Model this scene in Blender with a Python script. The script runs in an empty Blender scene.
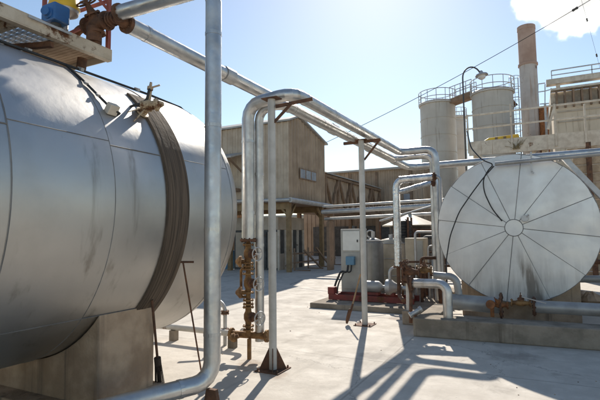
import bpy, math, random
from mathutils import Vector, Matrix
random.seed(7)
R_ = math.radians
S = bpy.context.scene
COL = S.collection

# ------------------------------------------------------------------ camera
FPX = 455.0                       # focal length in pixels of a 600 px wide picture
YAW, PITCH, ROLL = R_(27.0), math.atan(35/455.0), R_(0.6)
CAM = Vector((0, 0, 1.6))
_f0 = Vector((-math.sin(YAW), math.cos(YAW), 0)); _r0 = Vector((math.cos(YAW), math.sin(YAW), 0)); _u0 = Vector((0, 0, 1))
FW = _f0*math.cos(PITCH) + _u0*math.sin(PITCH)
_u1 = _u0*math.cos(PITCH) - _f0*math.sin(PITCH)
UP = _u1*math.cos(ROLL) + _r0*math.sin(ROLL)
RT = _r0*math.cos(ROLL) - _u1*math.sin(ROLL)
cd = bpy.data.cameras.new('camera'); cam = bpy.data.objects.new('camera', cd); COL.objects.link(cam)
cd.sensor_width = 36; cd.lens = 36*FPX/600; cd.clip_end = 3000; cd.clip_start = .05
m = Matrix((RT, UP, -FW)).transposed().to_4x4(); m.translation = CAM
cam.matrix_world = m; S.camera = cam

# ------------------------------------------------------------------ sky, sun, exposure
SUN_EL, SUN_AZ = R_(35.0), R_(17.0)          # azimuth: degrees from +Y towards -X
SD = Vector((-math.sin(SUN_AZ)*math.cos(SUN_EL), math.cos(SUN_AZ)*math.cos(SUN_EL), math.sin(SUN_EL)))
w = bpy.data.worlds.new('World'); S.world = w; w.use_nodes = True
nt = w.node_tree
sky = nt.nodes.new('ShaderNodeTexSky'); sky.sky_type = 'NISHITA'; sky.sun_disc = False
sky.sun_elevation = SUN_EL; sky.sun_rotation = -SUN_AZ
sky.air_density = 1.0; sky.dust_density = 0.2; sky.ozone_density = 2.0
bg = nt.nodes['Background']; bg.inputs[1].default_value = 0.09
tint = nt.nodes.new('ShaderNodeMix'); tint.data_type = 'RGBA'; tint.blend_type = 'MULTIPLY'; tint.inputs['Factor'].default_value = 1
tint.inputs[7].default_value = (1.06, 1.0, .91, 1)
nt.links.new(sky.outputs[0], tint.inputs[6]); nt.links.new(tint.outputs[2], bg.inputs[0])
sl = bpy.data.lights.new('sun', 'SUN'); sl.energy = 3.9; sl.angle = R_(.53); sl.color = (1, .93, .83)
so = bpy.data.objects.new('sun', sl); COL.objects.link(so)
so.rotation_euler = SD.to_track_quat('Z', 'Y').to_euler(); so.location = (0, 0, 30)
S.cycles.volume_bounces = 6
S.view_settings.view_transform = 'Standard'; S.view_settings.look = 'None'
S.view_settings.exposure = 0.84; S.view_settings.gamma = 1; S.view_settings.use_curve_mapping = False

# ------------------------------------------------------------------ measuring helpers (photo pixel -> place)
def ray(px, py): return (RT*(px-300) + UP*(200-py) + FW*FPX).normalized()
def atX(px, py, x): d = ray(px, py); return CAM + d*((x-CAM.x)/d.x)
def atY(px, py, y): d = ray(px, py); return CAM + d*((y-CAM.y)/d.y)
def atZ(px, py, z): d = ray(px, py); return CAM + d*((z-CAM.z)/d.z)
def atF(px, py, F): d = ray(px, py); return CAM + d*(F/d.dot(_f0))
V = Vector

# ------------------------------------------------------------------ materials
MATS = {}
def M(name, col, col2=None, rough=.5, metal=0.0, ns=3.0, bump=.0, bs=30.0, rust=0.0, rustcol=(.16, .065, .025), rs=2.5,
      streak=0.0, streakcol=(.1, .07, .045), spec=.5, lo=.35, hi=.65, rv=.08, nsc=None):
    mt = bpy.data.materials.new(name); mt.use_nodes = True
    n, l = mt.node_tree.nodes, mt.node_tree.links
    b = n['Principled BSDF']
    tc = n.new('ShaderNodeTexCoord')
    def noise(scale, detail=6, sc=None, rgh=.6):
        t = n.new('ShaderNodeTexNoise'); t.inputs['Scale'].default_value = scale; t.inputs['Detail'].default_value = detail
        t.inputs['Roughness'].default_value = rgh
        src = tc.outputs['Object']
        if sc:
            mp = n.new('ShaderNodeMapping'); mp.inputs['Scale'].default_value = sc; l.new(src, mp.inputs[0]); src = mp.outputs[0]
        l.new(src, t.inputs['Vector']); return t.outputs['Fac']
    def mapr(s, a, bb, c=0, d=1):
        r = n.new('ShaderNodeMapRange'); r.interpolation_type = 'SMOOTHSTEP'
        for i, v in zip((1, 2, 3, 4), (a, bb, c, d)): r.inputs[i].default_value = v
        l.new(s, r.inputs[0]); return r.outputs[0]
    def mix(fac, a, bb):
        x = n.new('ShaderNodeMix'); x.data_type = 'RGBA'
        l.new(fac, x.inputs['Factor'])
        for sock, v in ((x.inputs[6], a), (x.inputs[7], bb)):
            if isinstance(v, tuple): sock.default_value = (*v, 1)
            else: l.new(v, sock)
        return x.outputs[2]
    col2 = col2 or tuple(c*.8 for c in col)
    c = mix(mapr(noise(ns, 6, nsc), lo, hi), col, col2)
    rgh = None
    if streak:
        sf = mapr(noise(1.0, 5, (7, 7, .35)), .62-.14*streak, .8-.1*streak, 0, .75)
        c = mix(sf, c, streakcol)
    if rust:
        rf = mapr(noise(rs, 8, None, .72), .70-.32*rust, .78-.30*rust)
        c = mix(rf, c, mix(mapr(noise(rs*5), .35, .65), rustcol, tuple(x*.45 for x in rustcol)))
        if metal:
            l.new(mapr(rf, 0, 1, metal, 0.0), b.inputs['Metallic'])
        l.new(mapr(rf, 0, 1, rough, .9), b.inputs['Roughness'])
    else:
        b.inputs['Metallic'].default_value = metal
        l.new(mapr(noise(ns*2.3), .3, .7, max(0, rough-rv), min(1, rough+rv*1.2)), b.inputs['Roughness'])
    l.new(c, b.inputs['Base Color'])
    b.inputs['Specular IOR Level'].default_value = spec
    if bump:
        bp = n.new('ShaderNodeBump'); bp.inputs['Strength'].default_value = bump; bp.inputs['Distance'].default_value = .02
        l.new(noise(bs), bp.inputs['Height']); l.new(bp.outputs[0], b.inputs['Normal'])
    MATS[name] = mt
    mt['c'] = 1
    return mt

def ground_mat():
    mt = bpy.data.materials.new('yard_concrete'); mt.use_nodes = True
    n, l = mt.node_tree.nodes, mt.node_tree.links; b = n['Principled BSDF']
    tc = n.new('ShaderNodeTexCoord')
    def noise(sc, det=7, r=.6, vec=None):
        t = n.new('ShaderNodeTexNoise'); t.inputs['Scale'].default_value = sc; t.inputs['Detail'].default_value = det; t.inputs['Roughness'].default_value = r
        l.new(vec or tc.outputs['Object'], t.inputs['Vector']); return t
    def mapr(s, a, bb, c=0, d=1):
        r = n.new('ShaderNodeMapRange'); r.interpolation_type = 'SMOOTHSTEP'
        for i, v in zip((1, 2, 3, 4), (a, bb, c, d)): r.inputs[i].default_value = v
        l.new(s, r.inputs[0]); return r.outputs[0]
    def mix(fac, a, bb):
        x = n.new('ShaderNodeMix'); x.data_type = 'RGBA'; l.new(fac, x.inputs['Factor'])
        for sock, v in ((x.inputs[6], a), (x.inputs[7], bb)):
            if isinstance(v, tuple): sock.default_value = (*v, 1)
            else: l.new(v, sock)
        return x.outputs[2]
    c = mix(mapr(noise(.45).outputs[0], .35, .65), (.5, .45, .385), (.42, .38, .325))
    c = mix(mapr(noise(3.0, 9, .7).outputs[0], .38, .7), c, (.56, .51, .44))
    c = mix(mapr(noise(1.3, 8, .65).outputs[0], .58, .7, 0, .6), c, (.29, .255, .215))
    c = mix(mapr(noise(28, 4, .6).outputs[0], .62, .75, 0, .5), c, (.27, .25, .22))
    c = mix(mapr(noise(.8, 5, .55, None).outputs[0], .64, .74, 0, .4), c, (.2, .175, .145))
    mpt = n.new('ShaderNodeMapping'); mpt.inputs['Rotation'].default_value = (0, 0, R_(24)); mpt.inputs['Scale'].default_value = (2.6, .09, 1); l.new(tc.outputs['Object'], mpt.inputs[0])
    c = mix(mapr(noise(1.0, 6, .6, mpt.outputs[0]).outputs[0], .56, .7, 0, .3), c, (.22, .195, .165))
    # oil and rust stains that lie on the concrete
    nst = noise(3.5, 7, .7).outputs[0]
    for (sx, sy, sr, sc, sk) in ((-3.2, 4.85, .45, (.2, .11, .06), .55), (-2.7, 4.6, .3, (.21, .12, .07), .5), (-1.9, 5.9, .55, (.17, .15, .13), .5), (-3.4, 7.9, .8, (.19, .17, .145), .45),
                             (-2.3, 8.6, .5, (.16, .1, .065), .5), (-.3, 6.6, .7, (.17, .15, .13), .5), (-5.6, 9.6, 1.2, (.2, .175, .15), .4), (-2.0, 3.6, .4, (.18, .16, .135), .45), (1.2, 6.2, .9, (.18, .16, .14), .5), (-.9, 4.4, .35, (.2, .17, .14), .4)):
        ds = n.new('ShaderNodeVectorMath'); ds.operation = 'DISTANCE'; l.new(tc.outputs['Object'], ds.inputs[0]); ds.inputs[1].default_value = (sx, sy, 0)
        ad = n.new('ShaderNodeMath'); ad.operation = 'MULTIPLY_ADD'; l.new(nst, ad.inputs[0]); ad.inputs[1].default_value = sr*2.2; l.new(ds.outputs['Value'], ad.inputs[2])
        c = mix(mapr(ad.outputs[0], sr*1.1, sr*1.75, sk, 0), c, sc)
    # joints between slabs
    br = n.new('ShaderNodeTexBrick'); br.inputs['Scale'].default_value = 1.0; br.offset = 0
    br.inputs['Brick Width'].default_value = 5.0; br.inputs['Row Height'].default_value = 4.0; br.inputs['Mortar Size'].default_value = .012
    br.inputs['Color1'].default_value = (0, 0, 0, 1); br.inputs['Color2'].default_value = (0, 0, 0, 1); br.inputs['Mortar'].default_value = (1, 1, 1, 1)
    wob = n.new('ShaderNodeVectorMath'); wob.operation = 'MULTIPLY_ADD'
    l.new(noise(1.5).outputs['Color'], wob.inputs[0]); wob.inputs[1].default_value = (.05, .05, 0); l.new(tc.outputs['Object'], wob.inputs[2])
    mp = n.new('ShaderNodeMapping'); mp.inputs['Location'].default_value = (1.7, 2.3, 0); l.new(wob.outputs[0], mp.inputs[0]); l.new(mp.outputs[0], br.inputs[0])
    c = mix(mapr(br.outputs['Color'], 0, 1, 0, .35), c, (.12, .105, .09))
    # cracks
    vo = n.new('ShaderNodeTexVoronoi'); vo.feature = 'DISTANCE_TO_EDGE'; vo.inputs['Scale'].default_value = .45
    wb2 = n.new('ShaderNodeVectorMath'); wb2.operation = 'MULTIPLY_ADD'
    l.new(noise(2.2, 9, .7).outputs['Color'], wb2.inputs[0]); wb2.inputs[1].default_value = (.6, .6, 0); l.new(tc.outputs['Object'], wb2.inputs[2])
    l.new(wb2.outputs[0], vo.inputs['Vector'])
    cr = n.new('ShaderNodeMath'); cr.operation = 'MULTIPLY'
    l.new(mapr(vo.outputs['Distance'], 0, .0045, 1, 0), cr.inputs[0]); l.new(mapr(noise(.6).outputs[0], .44, .54), cr.inputs[1])
    c = mix(mapr(cr.outputs[0], 0, 1, 0, .55), c, (.13, .115, .1))
    l.new(c, b.inputs['Base Color'])
    l.new(mapr(noise(2).outputs[0], .3, .7, .75, .95), b.inputs['Roughness'])
    b.inputs['Specular IOR Level'].default_value = .25
    bp = n.new('ShaderNodeBump'); bp.inputs['Strength'].default_value = .35; bp.inputs['Distance'].default_value = .02
    l.new(noise(9, 10, .7).outputs[0], bp.inputs['Height']); l.new(bp.outputs[0], b.inputs['Normal'])
    return mt

clad = M('aluminium_cladding', (.5, .485, .46), (.43, .415, .39), .44, .98, 1.1, .22, 1.8, rv=.04, streak=.4, streakcol=(.27, .25, .22))
cladp = M('pipe_cladding', (.6, .59, .57), (.45, .44, .425), .4, .85, 3.5, .2, 7, streak=.3, streakcol=(.3, .27, .23), rv=.12)
foil = M('crumpled_foil_cladding', (.72, .72, .71), (.5, .5, .5), .3, .9, 8, .5, 14)
white = M('white_dished_end', (.74, .725, .69), (.63, .615, .585), .46, .4, 1.6, .18, 2.2, streak=.08, streakcol=(.45, .42, .38))
seamdark = M('seam_sealant', (.22, .21, .2), (.13, .125, .12), .7)
galv = M('galvanised_steel', (.5, .49, .475), (.4, .39, .375), .5, .6, 5, .05, 30, rust=.15)
polep = M('pale_painted_steel', (.52, .495, .45), (.43, .405, .36), .55, 0, 5, .05, 30, rust=.28, rs=3.5)
rust = M('rusty_iron', (.17, .08, .042), (.085, .045, .028), .85, .1, 9, .5, 40, rust=.3, rustcol=(.3, .13, .045))
rustb = M('rusty_brass_valve', (.3, .17, .065), (.15, .075, .03), .7, .3, 12, .5, 50, rust=.4, rustcol=(.2, .08, .03))
orange = M('orange_rust', (.33, .13, .045), (.18, .075, .03), .8, .1, 9, .4, 40)
redp = M('red_primer_steel', (.3, .075, .055), (.2, .06, .045), .65, 0, 6, .1, 30, rust=.35)
redskid = M('red_painted_skid', (.22, .04, .03), (.15, .04, .03), .7, 0, 6, .1, 30, rust=.45)
band = M('brown_insulation_band', (.16, .115, .078), (.05, .036, .025), .9, 0, 1, .25, 25, nsc=(1.3, 42, 1.3), lo=.3, hi=.7)
conc = M('old_concrete', (.5, .365, .25), (.31, .215, .14), .9, 0, 2.2, .7, 18, streak=.85, streakcol=(.13, .1, .075), spec=.25)
concd = M('kerb_concrete', (.32, .265, .205), (.2, .165, .125), .9, 0, 3, .6, 22, streak=.5, streakcol=(.11, .085, .06), rust=.2, rustcol=(.2, .13, .08), spec=.25)
cream = M('cream_paint_rusting', (.56, .48, .37), (.46, .38, .28), .6, 0, 5, .15, 30, rust=.55, rs=4)
fitm = M('tan_paint_rusting', (.5, .38, .24), (.4, .29, .17), .6, 0, 12, .2, 40, rust=.6, rs=12)
deckm = M('rusty_deck_sheet', (.36, .25, .16), (.26, .17, .1), .85, 0, 5, .2, 30, rust=.4)
creamw = M('off_white_paint', (.62, .55, .45), (.48, .41, .325), .6, 0, 4, .12, 30, rust=.3, streak=.3, streakcol=(.3, .2, .12))
yellow = M('yellow_paint', (.75, .47, .02), (.62, .38, .03), .45, 0, 4, .05, 30, rust=.12)
blue = M('blue_paint', (.035, .14, .36), (.03, .1, .25), .45, 0, 4, .08, 30)
bluel = M('light_blue_box', (.1, .24, .36), (.08, .19, .29), .5, 0, 4)
black = M('black_rubber', (.022, .022, .023), (.035, .033, .03), .6, 0, 8)
darkm = M('dark_painted_steel', (.085, .085, .082), (.05, .05, .048), .6, .2, 4, .1, 20, rust=.2)
tan = M('tan_corrugated_sheet', (.42, .315, .22), (.32, .235, .16), .7, 0, 1.1, .1, 10, streak=.5, streakcol=(.15, .085, .045))
tanl = M('pale_tan_sheet', (.47, .39, .3), (.37, .3, .225), .7, 0, 1.5, .1, 10, streak=.45, streakcol=(.2, .125, .07))
tanw = M('tan_wall', (.62, .51, .38), (.53, .43, .31), .75, 0, .8, .2, 10, streak=.55, streakcol=(.22, .15, .095), rust=.2)
browns = M('brown_truss_steel', (.27, .18, .115), (.19, .125, .08), .8, 0, 2, .1, 20, rust=.3)
ochre = M('ochre_painted_column', (.27, .18, .085), (.19, .125, .06), .7, 0, 4, .1, 20, rust=.3)
roofm = M('weathered_roof_sheet', (.42, .4, .37), (.33, .31, .28), .6, .2, 1.2, .1, 8, rust=.25)
wind = M('dusty_window_pane', (.33, .36, .39), (.25, .27, .3), .2, 0, 3)
vesm = M('dull_grey_vessel', (.27, .265, .25), (.2, .195, .18), .55, .3, 3, .1, 20, rust=.15, streak=.5, streakcol=(.13, .11, .09))
cab = M('cabinet_grey_paint', (.38, .37, .33), (.31, .3, .27), .5, 0, 3, .05, 20, streak=.3, streakcol=(.28, .23, .17))
cabl = M('cabinet_pale_panel', (.66, .66, .62), (.58, .58, .54), .45, 0, 3, 0, 20)
beige = M('beige_box_paint', (.5, .43, .32), (.42, .35, .25), .6, 0, 4, .1, 25, rust=.25)
silo = M('silo_sheet_steel', (.54, .5, .44), (.46, .42, .365), .55, .15, .5, .05, 8, streak=.45, streakcol=(.25, .2, .15))
chim = M('chimney_steel', (.48, .44, .41), (.38, .345, .32), .6, .1, .7, .1, 10, rust=.3, rustcol=(.24, .13, .08), rs=.6, streak=.75, streakcol=(.3, .18, .11))
chimr = M('scorched_chimney_top', (.43, .31, .25), (.34, .23, .18), .8, .1, .8, .1, 10, streak=.4, streakcol=(.12, .06, .04))
wood = M('weathered_wood', (.34, .23, .13), (.24, .155, .085), .8, 0, 12, .2, 40)
timber = M('old_timber', (.52, .38, .25), (.37, .26, .165), .85, 0, 6, .3, 30, streak=.3)
bristle = M('dark_bristles', (.06, .042, .03), (.035, .025, .02), .95, 0, 30, .6, 80)
glassl = M('lamp_glass', (.6, .6, .58), (.5, .5, .5), .25, 0, 4)
dry = M('dry_stalks', (.25, .19, .1), (.17, .14, .07), .9, 0, 8)
bluepipe = M('grey_weathered_pipe', (.37, .365, .355), (.28, .275, .265), .45, .3, 4, .05, 20, rust=.18)
gnd = ground_mat()

# ------------------------------------------------------------------ mesh helper
OFF = {}
def frame(d):
    d = d.normalized(); a = V((0, 0, 1)) if abs(d.z) < .9 else V((1, 0, 0))
    x = d.cross(a).normalized(); y = d.cross(x).normalized()
    return x, y, d
class MB:
    def __init__(s): s.v = []; s.f = []; s.sm = []; s.mi = []; s.cur = 0
    def face(s, idx, smooth=False): s.f.append(idx); s.sm.append(smooth); s.mi.append(s.cur)
    def obox(s, c, ax, ay, az):
        b = len(s.v)
        for i in (-1, 1):
            for j in (-1, 1):
                for k in (-1, 1): s.v.append(c + ax*i + ay*j + az*k)
        for q in ((0, 1, 3, 2), (4, 6, 7, 5), (0, 4, 5, 1), (2, 3, 7, 6), (0, 2, 6, 4), (1, 5, 7, 3)): s.face([b+x for x in q])
        return s
    def box(s, x0, x1, y0, y1, z0, z1):
        return s.obox(V(((x0+x1)/2, (y0+y1)/2, (z0+z1)/2)), V(((x1-x0)/2, 0, 0)), V((0, (y1-y0)/2, 0)), V((0, 0, (z1-z0)/2)))
    def beam(s, p0, p1, wd, ht=None, up=None):
        p0, p1 = V(p0), V(p1); ht = ht or wd; d = (p1-p0)
        if up is None: x, y, z = frame(d)
        else:
            z = d.normalized(); x = z.cross(V(up)).normalized(); y = x.cross(z)
        return s.obox((p0+p1)/2, x*wd/2, y*ht/2, d/2)
    def ring(s, c, x, y, r, n):
        b = len(s.v)
        for i in range(n):
            a = 2*math.pi*i/n; s.v.append(c + x*(r*math.cos(a)) + y*(r*math.sin(a)))
        return b
    def tube(s, pts, r, n=14, bend=0, cap=True, bn=7):
        pts = [V(p) for p in pts]
        if bend:
            q = [pts[0]]
            for i in range(1, len(pts)-1):
                a, p, c = pts[i-1], pts[i], pts[i+1]
                d0, d1 = (a-p), (c-p); L = min(bend, d0.length*.49, d1.length*.49) if len(pts) > 3 else min(bend, d0.length*.9, d1.length*.9)
                d0.normalize(); d1.normalize()
                ang = d0.angle(d1); t = L
                if ang > 3.1: q.append(p); continue
                rad = t*math.tan(ang/2); cen = p + (d0+d1).normalized()*(rad/math.sin(ang/2))
                e0 = (p+d0*t-cen); e1 = (p+d1*t-cen)
                for k in range(bn+1):
                    tt = k/bn; th = (math.pi-ang)
                    vv = (e0*math.sin((1-tt)*th) + e1*math.sin(tt*th))/math.sin(th)
                    q.append(cen+vv)
            q.append(pts[-1]); pts = q
        rs = r if isinstance(r, (list, tuple)) else [r]*len(pts)
        t0 = (pts[1]-pts[0]).normalized(); x, y, _ = frame(t0); prev = t0; bs = []
        for i, p in enumerate(pts):
            t = (pts[min(i+1, len(pts)-1)] - pts[max(i-1, 0)]).normalized()
            qd = prev.rotation_difference(t); x = qd @ x; y = qd @ y; prev = t
            bs.append(s.ring(p, x, y, rs[i], n))
        for a, b in zip(bs, bs[1:]):
            for i in range(n): j = (i+1) % n; s.face([a+i, a+j, b+j, b+i], True)
        if cap:
            s.face([bs[0]+i for i in range(n)][::-1]); s.face([bs[-1]+i for i in range(n)])
        return s
    def cyl(s, p0, p1, r, n=20): return s.tube([p0, p1], r, n)
    def lathe(s, o, d, prof, n=32, smooth=True, cap=True):
        x, y, z = frame(V(d)); o = V(o); bs = [s.ring(o+z*t, x, y, max(r, 1e-4), n) for t, r in prof]
        for a, b in zip(bs, bs[1:]):
            for i in range(n): j = (i+1) % n; s.face([a+i, a+j, b+j, b+i], smooth)
        if cap:
            s.face([bs[0]+i for i in range(n)][::-1]); s.face([bs[-1]+i for i in range(n)])
        return s
    def torus(s, c, d, R, r, n=28, k=8):
        x, y, z = frame(V(d)); c = V(c); bs = []
        for i in range(n):
            a = 2*math.pi*i/n; e = x*math.cos(a)+y*math.sin(a); bs.append(s.ring(c+e*R, e, z, r, k))
        for i in range(n):
            a, b = bs[i], bs[(i+1) % n]
            for j in range(k): q = (j+1) % k; s.face([a+j, b+j, b+q, a+q], True)
        return s
    def prism(s, poly, off):
        """poly: list of 3D points, extruded by vector off"""
        b = len(s.v); n = len(poly); s.v += [V(p) for p in poly] + [V(p)+V(off) for p in poly]
        s.face([b+i for i in range(n)][::-1]); s.face([b+n+i for i in range(n)])
        for i in range(n): j = (i+1) % n; s.face([b+i, b+j, b+n+j, b+n+i])
        return s
    def corr(s, p0, p1, z0, z1, nrm, pitch=.25, dep=.035, top=None):
        """corrugated upright sheet from p0 to p1 (plan points); top(u) may give a varying top height"""
        p0, p1, nrm = V((*p0, 0)), V((*p1, 0)), V((*nrm, 0)); L = (p1-p0).length; d = (p1-p0)/L
        us = []; u = 0
        while u < L:
            for du, h in ((0, 0), (.55, 0), (.65, 1), (.9, 1), (1.0, 0)):
                if u+du*pitch <= L: us.append((u+du*pitch, h))
            u += pitch
        us.append((L, 0)); b = len(s.v)
        for u, h in us:
            p = p0+d*u+nrm*(dep*h); s.v.append(p+V((0, 0, z0))); s.v.append(p+V((0, 0, top(u) if top else z1)))
        for i in range(len(us)-1): s.face([b+2*i, b+2*i+2, b+2*i+3, b+2*i+1])
        return s
    def build(s, name, mats, parent=None, bevel=0, solid=0, sharp=42):
        off = OFF.get(parent.name, V((0, 0, 0))) if parent else V((0, 0, 0))
        me = bpy.data.meshes.new(name); me.from_pydata([tuple(p-off) for p in s.v], [], s.f)
        for mm in (mats if isinstance(mats, (list, tuple)) else [mats]): me.materials.append(mm)
        me.polygons.foreach_set('use_smooth', s.sm); me.polygons.foreach_set('material_index', s.mi); me.update()
        if any(s.sm): me.set_sharp_from_angle(angle=R_(sharp))
        o = bpy.data.objects.new(name, me); COL.objects.link(o)
        if parent: o.parent = parent; OFF[o.name] = off
        if solid:
            md = o.modifiers.new('solid', 'SOLIDIFY'); md.thickness = solid; md.offset = -1
        if bevel:
            md = o.modifiers.new('bevel', 'BEVEL'); md.width = bevel; md.segments = 2; md.limit_method = 'ANGLE'; md.angle_limit = R_(50)
            md.harden_normals = False
        return o
def thing(name, label, cat, loc, group=None):
    o = bpy.data.objects.new(name, None); COL.objects.link(o); o.location = loc; o.empty_display_size = .2
    o['label'] = label; o['category'] = cat
    if group: o['group'] = group
    OFF[o.name] = V(loc); return o
def tag(o, label, cat, group=None, kind=None):
    if kind: o['kind'] = kind
    if label: o['label'] = label; o['category'] = cat
    if group: o['group'] = group
    return o
def flange(mb, p, d, r, t=.025, bolts=8):
    d = V(d).normalized(); p = V(p); mb.cyl(p-d*t/2, p+d*t/2, r, 20); x, y, _ = frame(d)
    for i in range(bolts):
        a = 2*math.pi*i/bolts; q = p+(x*math.cos(a)+y*math.sin(a))*r*.78; mb.cyl(q-d*(t/2+.012), q+d*(t/2+.012), r*.1, 6)
def handwheel(c, d, R, r):
    mb = MB(); d = V(d).normalized(); x, y, _ = frame(d); c = V(c); mb.torus(c, d, R, r, 28, 8)
    for k in range(4):
        a = math.pi/2*k+.4; e = x*math.cos(a)+y*math.sin(a); mb.cyl(c-d*R*.12, c+e*(R), r*.75, 6)
    mb.cyl(c-d*.02-d*R*.12, c+d*.02, r*2.2, 10); return mb
def valve(parent, c, axis, stem, r, mat, wheel=True, L=None, wm=None, wR=None, stemL=None):
    """gate valve as a part (body) with bonnet, stem and handwheel as sub-parts"""
    c, axis, stem = V(c), V(axis).normalized(), V(stem).normalized(); L = L or r*3.2; stemL = stemL or r*3.4; mb = MB()
    mb.lathe(c-axis*L/2, axis, [(0, r*.7), (L*.2, r*.72), (L*.38, r*1.08), (L*.62, r*1.08), (L*.8, r*.72), (L, r*.7)], 18)
    flange(mb, c-axis*L/2, axis, r*1.35, r*.28, 6); flange(mb, c+axis*L/2, axis, r*1.35, r*.28, 6)
    mb.lathe(c, stem, [(0, r*.85), (r*1.2, r*.8), (r*1.35, r*.7)], 16)
    b = mb.build('valve_body', mat, parent); bm_ = rust if mat is rustb else mat
    g = MB(); flange(g, c+stem*r*1.42, stem, r*1.15, r*.25, 6); g.lathe(c+stem*r*1.5, stem, [(0, r*.7), (r*.8, r*.42), (r*1.2, r*.4)], 14)
    g.cyl(c+stem*r*2.4, c+stem*(stemL+r*.3), r*.14, 8)
    for q in (1, -1):
        x, y, _ = frame(stem); g.beam(c+stem*r*1.5+x*q*r*.6, c+stem*(stemL-r*.4)+x*q*r*.25, r*.22)
    g.build('bonnet', bm_, b)
    if wheel: handwheel(c+stem*stemL, stem, wR or r*1.6, r*.14).build('handwheel', wm or galv, b)
    return b
def clampband(mb, p, d, r, wd=.03, t=.006): d = V(d).normalized(); p = V(p); mb.lathe(p-d*wd/2, d, [(0, r-.01), (0, r+t), (wd, r+t), (wd, r-.01)], 20, False, False)
def pipe_bands(mb, pts, r, step=.95, margin=.25):
    for a, b in zip(pts, pts[1:]):
        a, b = V(a), V(b); L = (b-a).length; d = (b-a)/L; k = margin
        while k < L-margin: clampband(mb, a+d*k, d, r, .035, .004); k += step

# ------------------------------------------------------------------ ground
g = MB(); g.v = [V((-300, -200, 0)), V((300, -200, 0)), V((300, 600, 0)), V((-300, 600, 0))]; g.face([0, 1, 2, 3])
tag(g.build('ground', gnd), None, None, kind='structure')

# ------------------------------------------------------------------ left storage tank
TX, TZ, TR, TY0, TY1, TD = -4.62, 1.90, 1.5, -3.0, 4.38, .65
def TP(ang, y, dr=0): a = R_(ang); return V((TX+(TR+dr)*math.cos(a), y, TZ+(TR+dr)*math.sin(a)))
def TS(px, py, dr=0):
    d = ray(px, py); a = d.x**2+d.z**2; ox, oz = CAM.x-TX, CAM.z-TZ
    b = 2*(ox*d.x+oz*d.z); c = ox*ox+oz*oz-(TR+dr)**2; q = b*b-4*a*c
    t = (-b-math.sqrt(max(q, 0)))/(2*a); return CAM+d*t
tk = thing('storage_tank', 'huge horizontal silver storage tank with a brown band, resting on a concrete saddle', 'tank', (TX, 1, 0))
mb = MB(); prof = []
for k in range(9): a = math.pi/2*k/8; prof.append((TY0-TD*math.cos(a), TR*math.sin(a)))
seams = [TY0+.1, -2.45, -1.6, -.74, .12, .98, 1.84, 2.70, 3.56, TY1-.02]
for i, y in enumerate(seams):
    o = .004 if i % 2 else 0
    prof += [(y-.004, TR-.004+o), (y, TR+.0-.004+(.004-o))]
for k in range(13): a = math.pi/2*(1-k/12); prof.append((TY1+TD*math.cos(a), TR*math.sin(a)))
mb.lathe((TX, 0, TZ), (0, 1, 0), prof, 96)
mb.cur = 1
for y in seams[1:-1]: mb.torus((TX, y, TZ), (0, 1, 0), TR-.001, .0045, 90, 5)
mb.torus((TX, TY1, TZ), (0, 1, 0), TR-.001, .004, 90, 5)
for (y0, y1, a) in ((-2.4, .12, 24), (.12, 1.84, 19), (1.84, 2.70, 20.5), (2.70, 3.3, 19), (3.62, 4.36, 19), (-.7, .98, -36), (1.84, 3.3, -42)):
    mb.tube([TP(a, y0), TP(a, (y0+y1)/2), TP(a, y1)], .0045, 5)
for (px, py) in ():      # small dents patched with dabs of sealant
    p = TS(px, py, .001); mb.obox(p, V((0, .012, 0)), V((.001, 0, .006)), V((.002, 0, .001)))
sh = mb.build('shell', [clad, seamdark], tk)
mb = MB()
def arcband(mb, y0, y1, r, a0, a1, n=60):
    base = len(mb.v)
    for i in range(n+1):
        a = R_(a0+(a1-a0)*i/n)
        for (yy, rr) in ((y0, TR-.01), (y0, r), (y1, r), (y1, TR-.01)): mb.v.append(V((TX+rr*math.cos(a), yy, TZ+rr*math.sin(a))))
    for i in range(n):
        for k in range(3):
            q = base+4*i+k; mb.face([q, q+4, q+5, q+1], k == 1)
    for e in (0, n): q = base+4*e; mb.face([q, q+1, q+2, q+3])
arcband(mb, 3.31, 3.61, TR+.014, -62, 52)
for i in range(5):
    y0 = 3.315+i*.06; arcband(mb, y0, y0+.058, TR+.016+.001*(i % 2), -61.9, 51.9)
mb.build('strap_band', band, tk)
mb = MB()
mb.tube([TP(67, y, .022) for y in (-2.5, 0, 1.0, 1.6, 2.05)]+[TS(66, 65, .02), TS(85, 82, .015), TS(99, 96, .015), TS(110, 107, .02)], .012, 8)
mb.tube([TP(69.5, y, .02) for y in (-2.5, 2.2, 3.0, 4.0)]+[TP(67, 4.5, .0), TP(62, 4.75, -.12)], .014, 8)
mb.build('conduit', black, tk)
for y in (1.3, 1.9, 2.5, 3.05, 3.8): MB().obox(TP(69, y, .03), V((.03, 0, -.012)), V((0, .018, 0)), V((.006, 0, .016))).build('conduit_clip', galv, tk)
for p in (TS(86, 83, .02), TS(98, 95, .02)): MB().obox(p, V((.012, 0, -.009)), V((0, .016, 0)), V((.006, 0, .009))).build('conduit_clip', galv, tk)
p = TS(112, 109, .035)
jb = MB().obox(p, V((.028, 0, -.02)), V((0, .05, .0)), V((.028, 0, .04))).build('junction_box', creamw, tk, bevel=.008)

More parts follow.
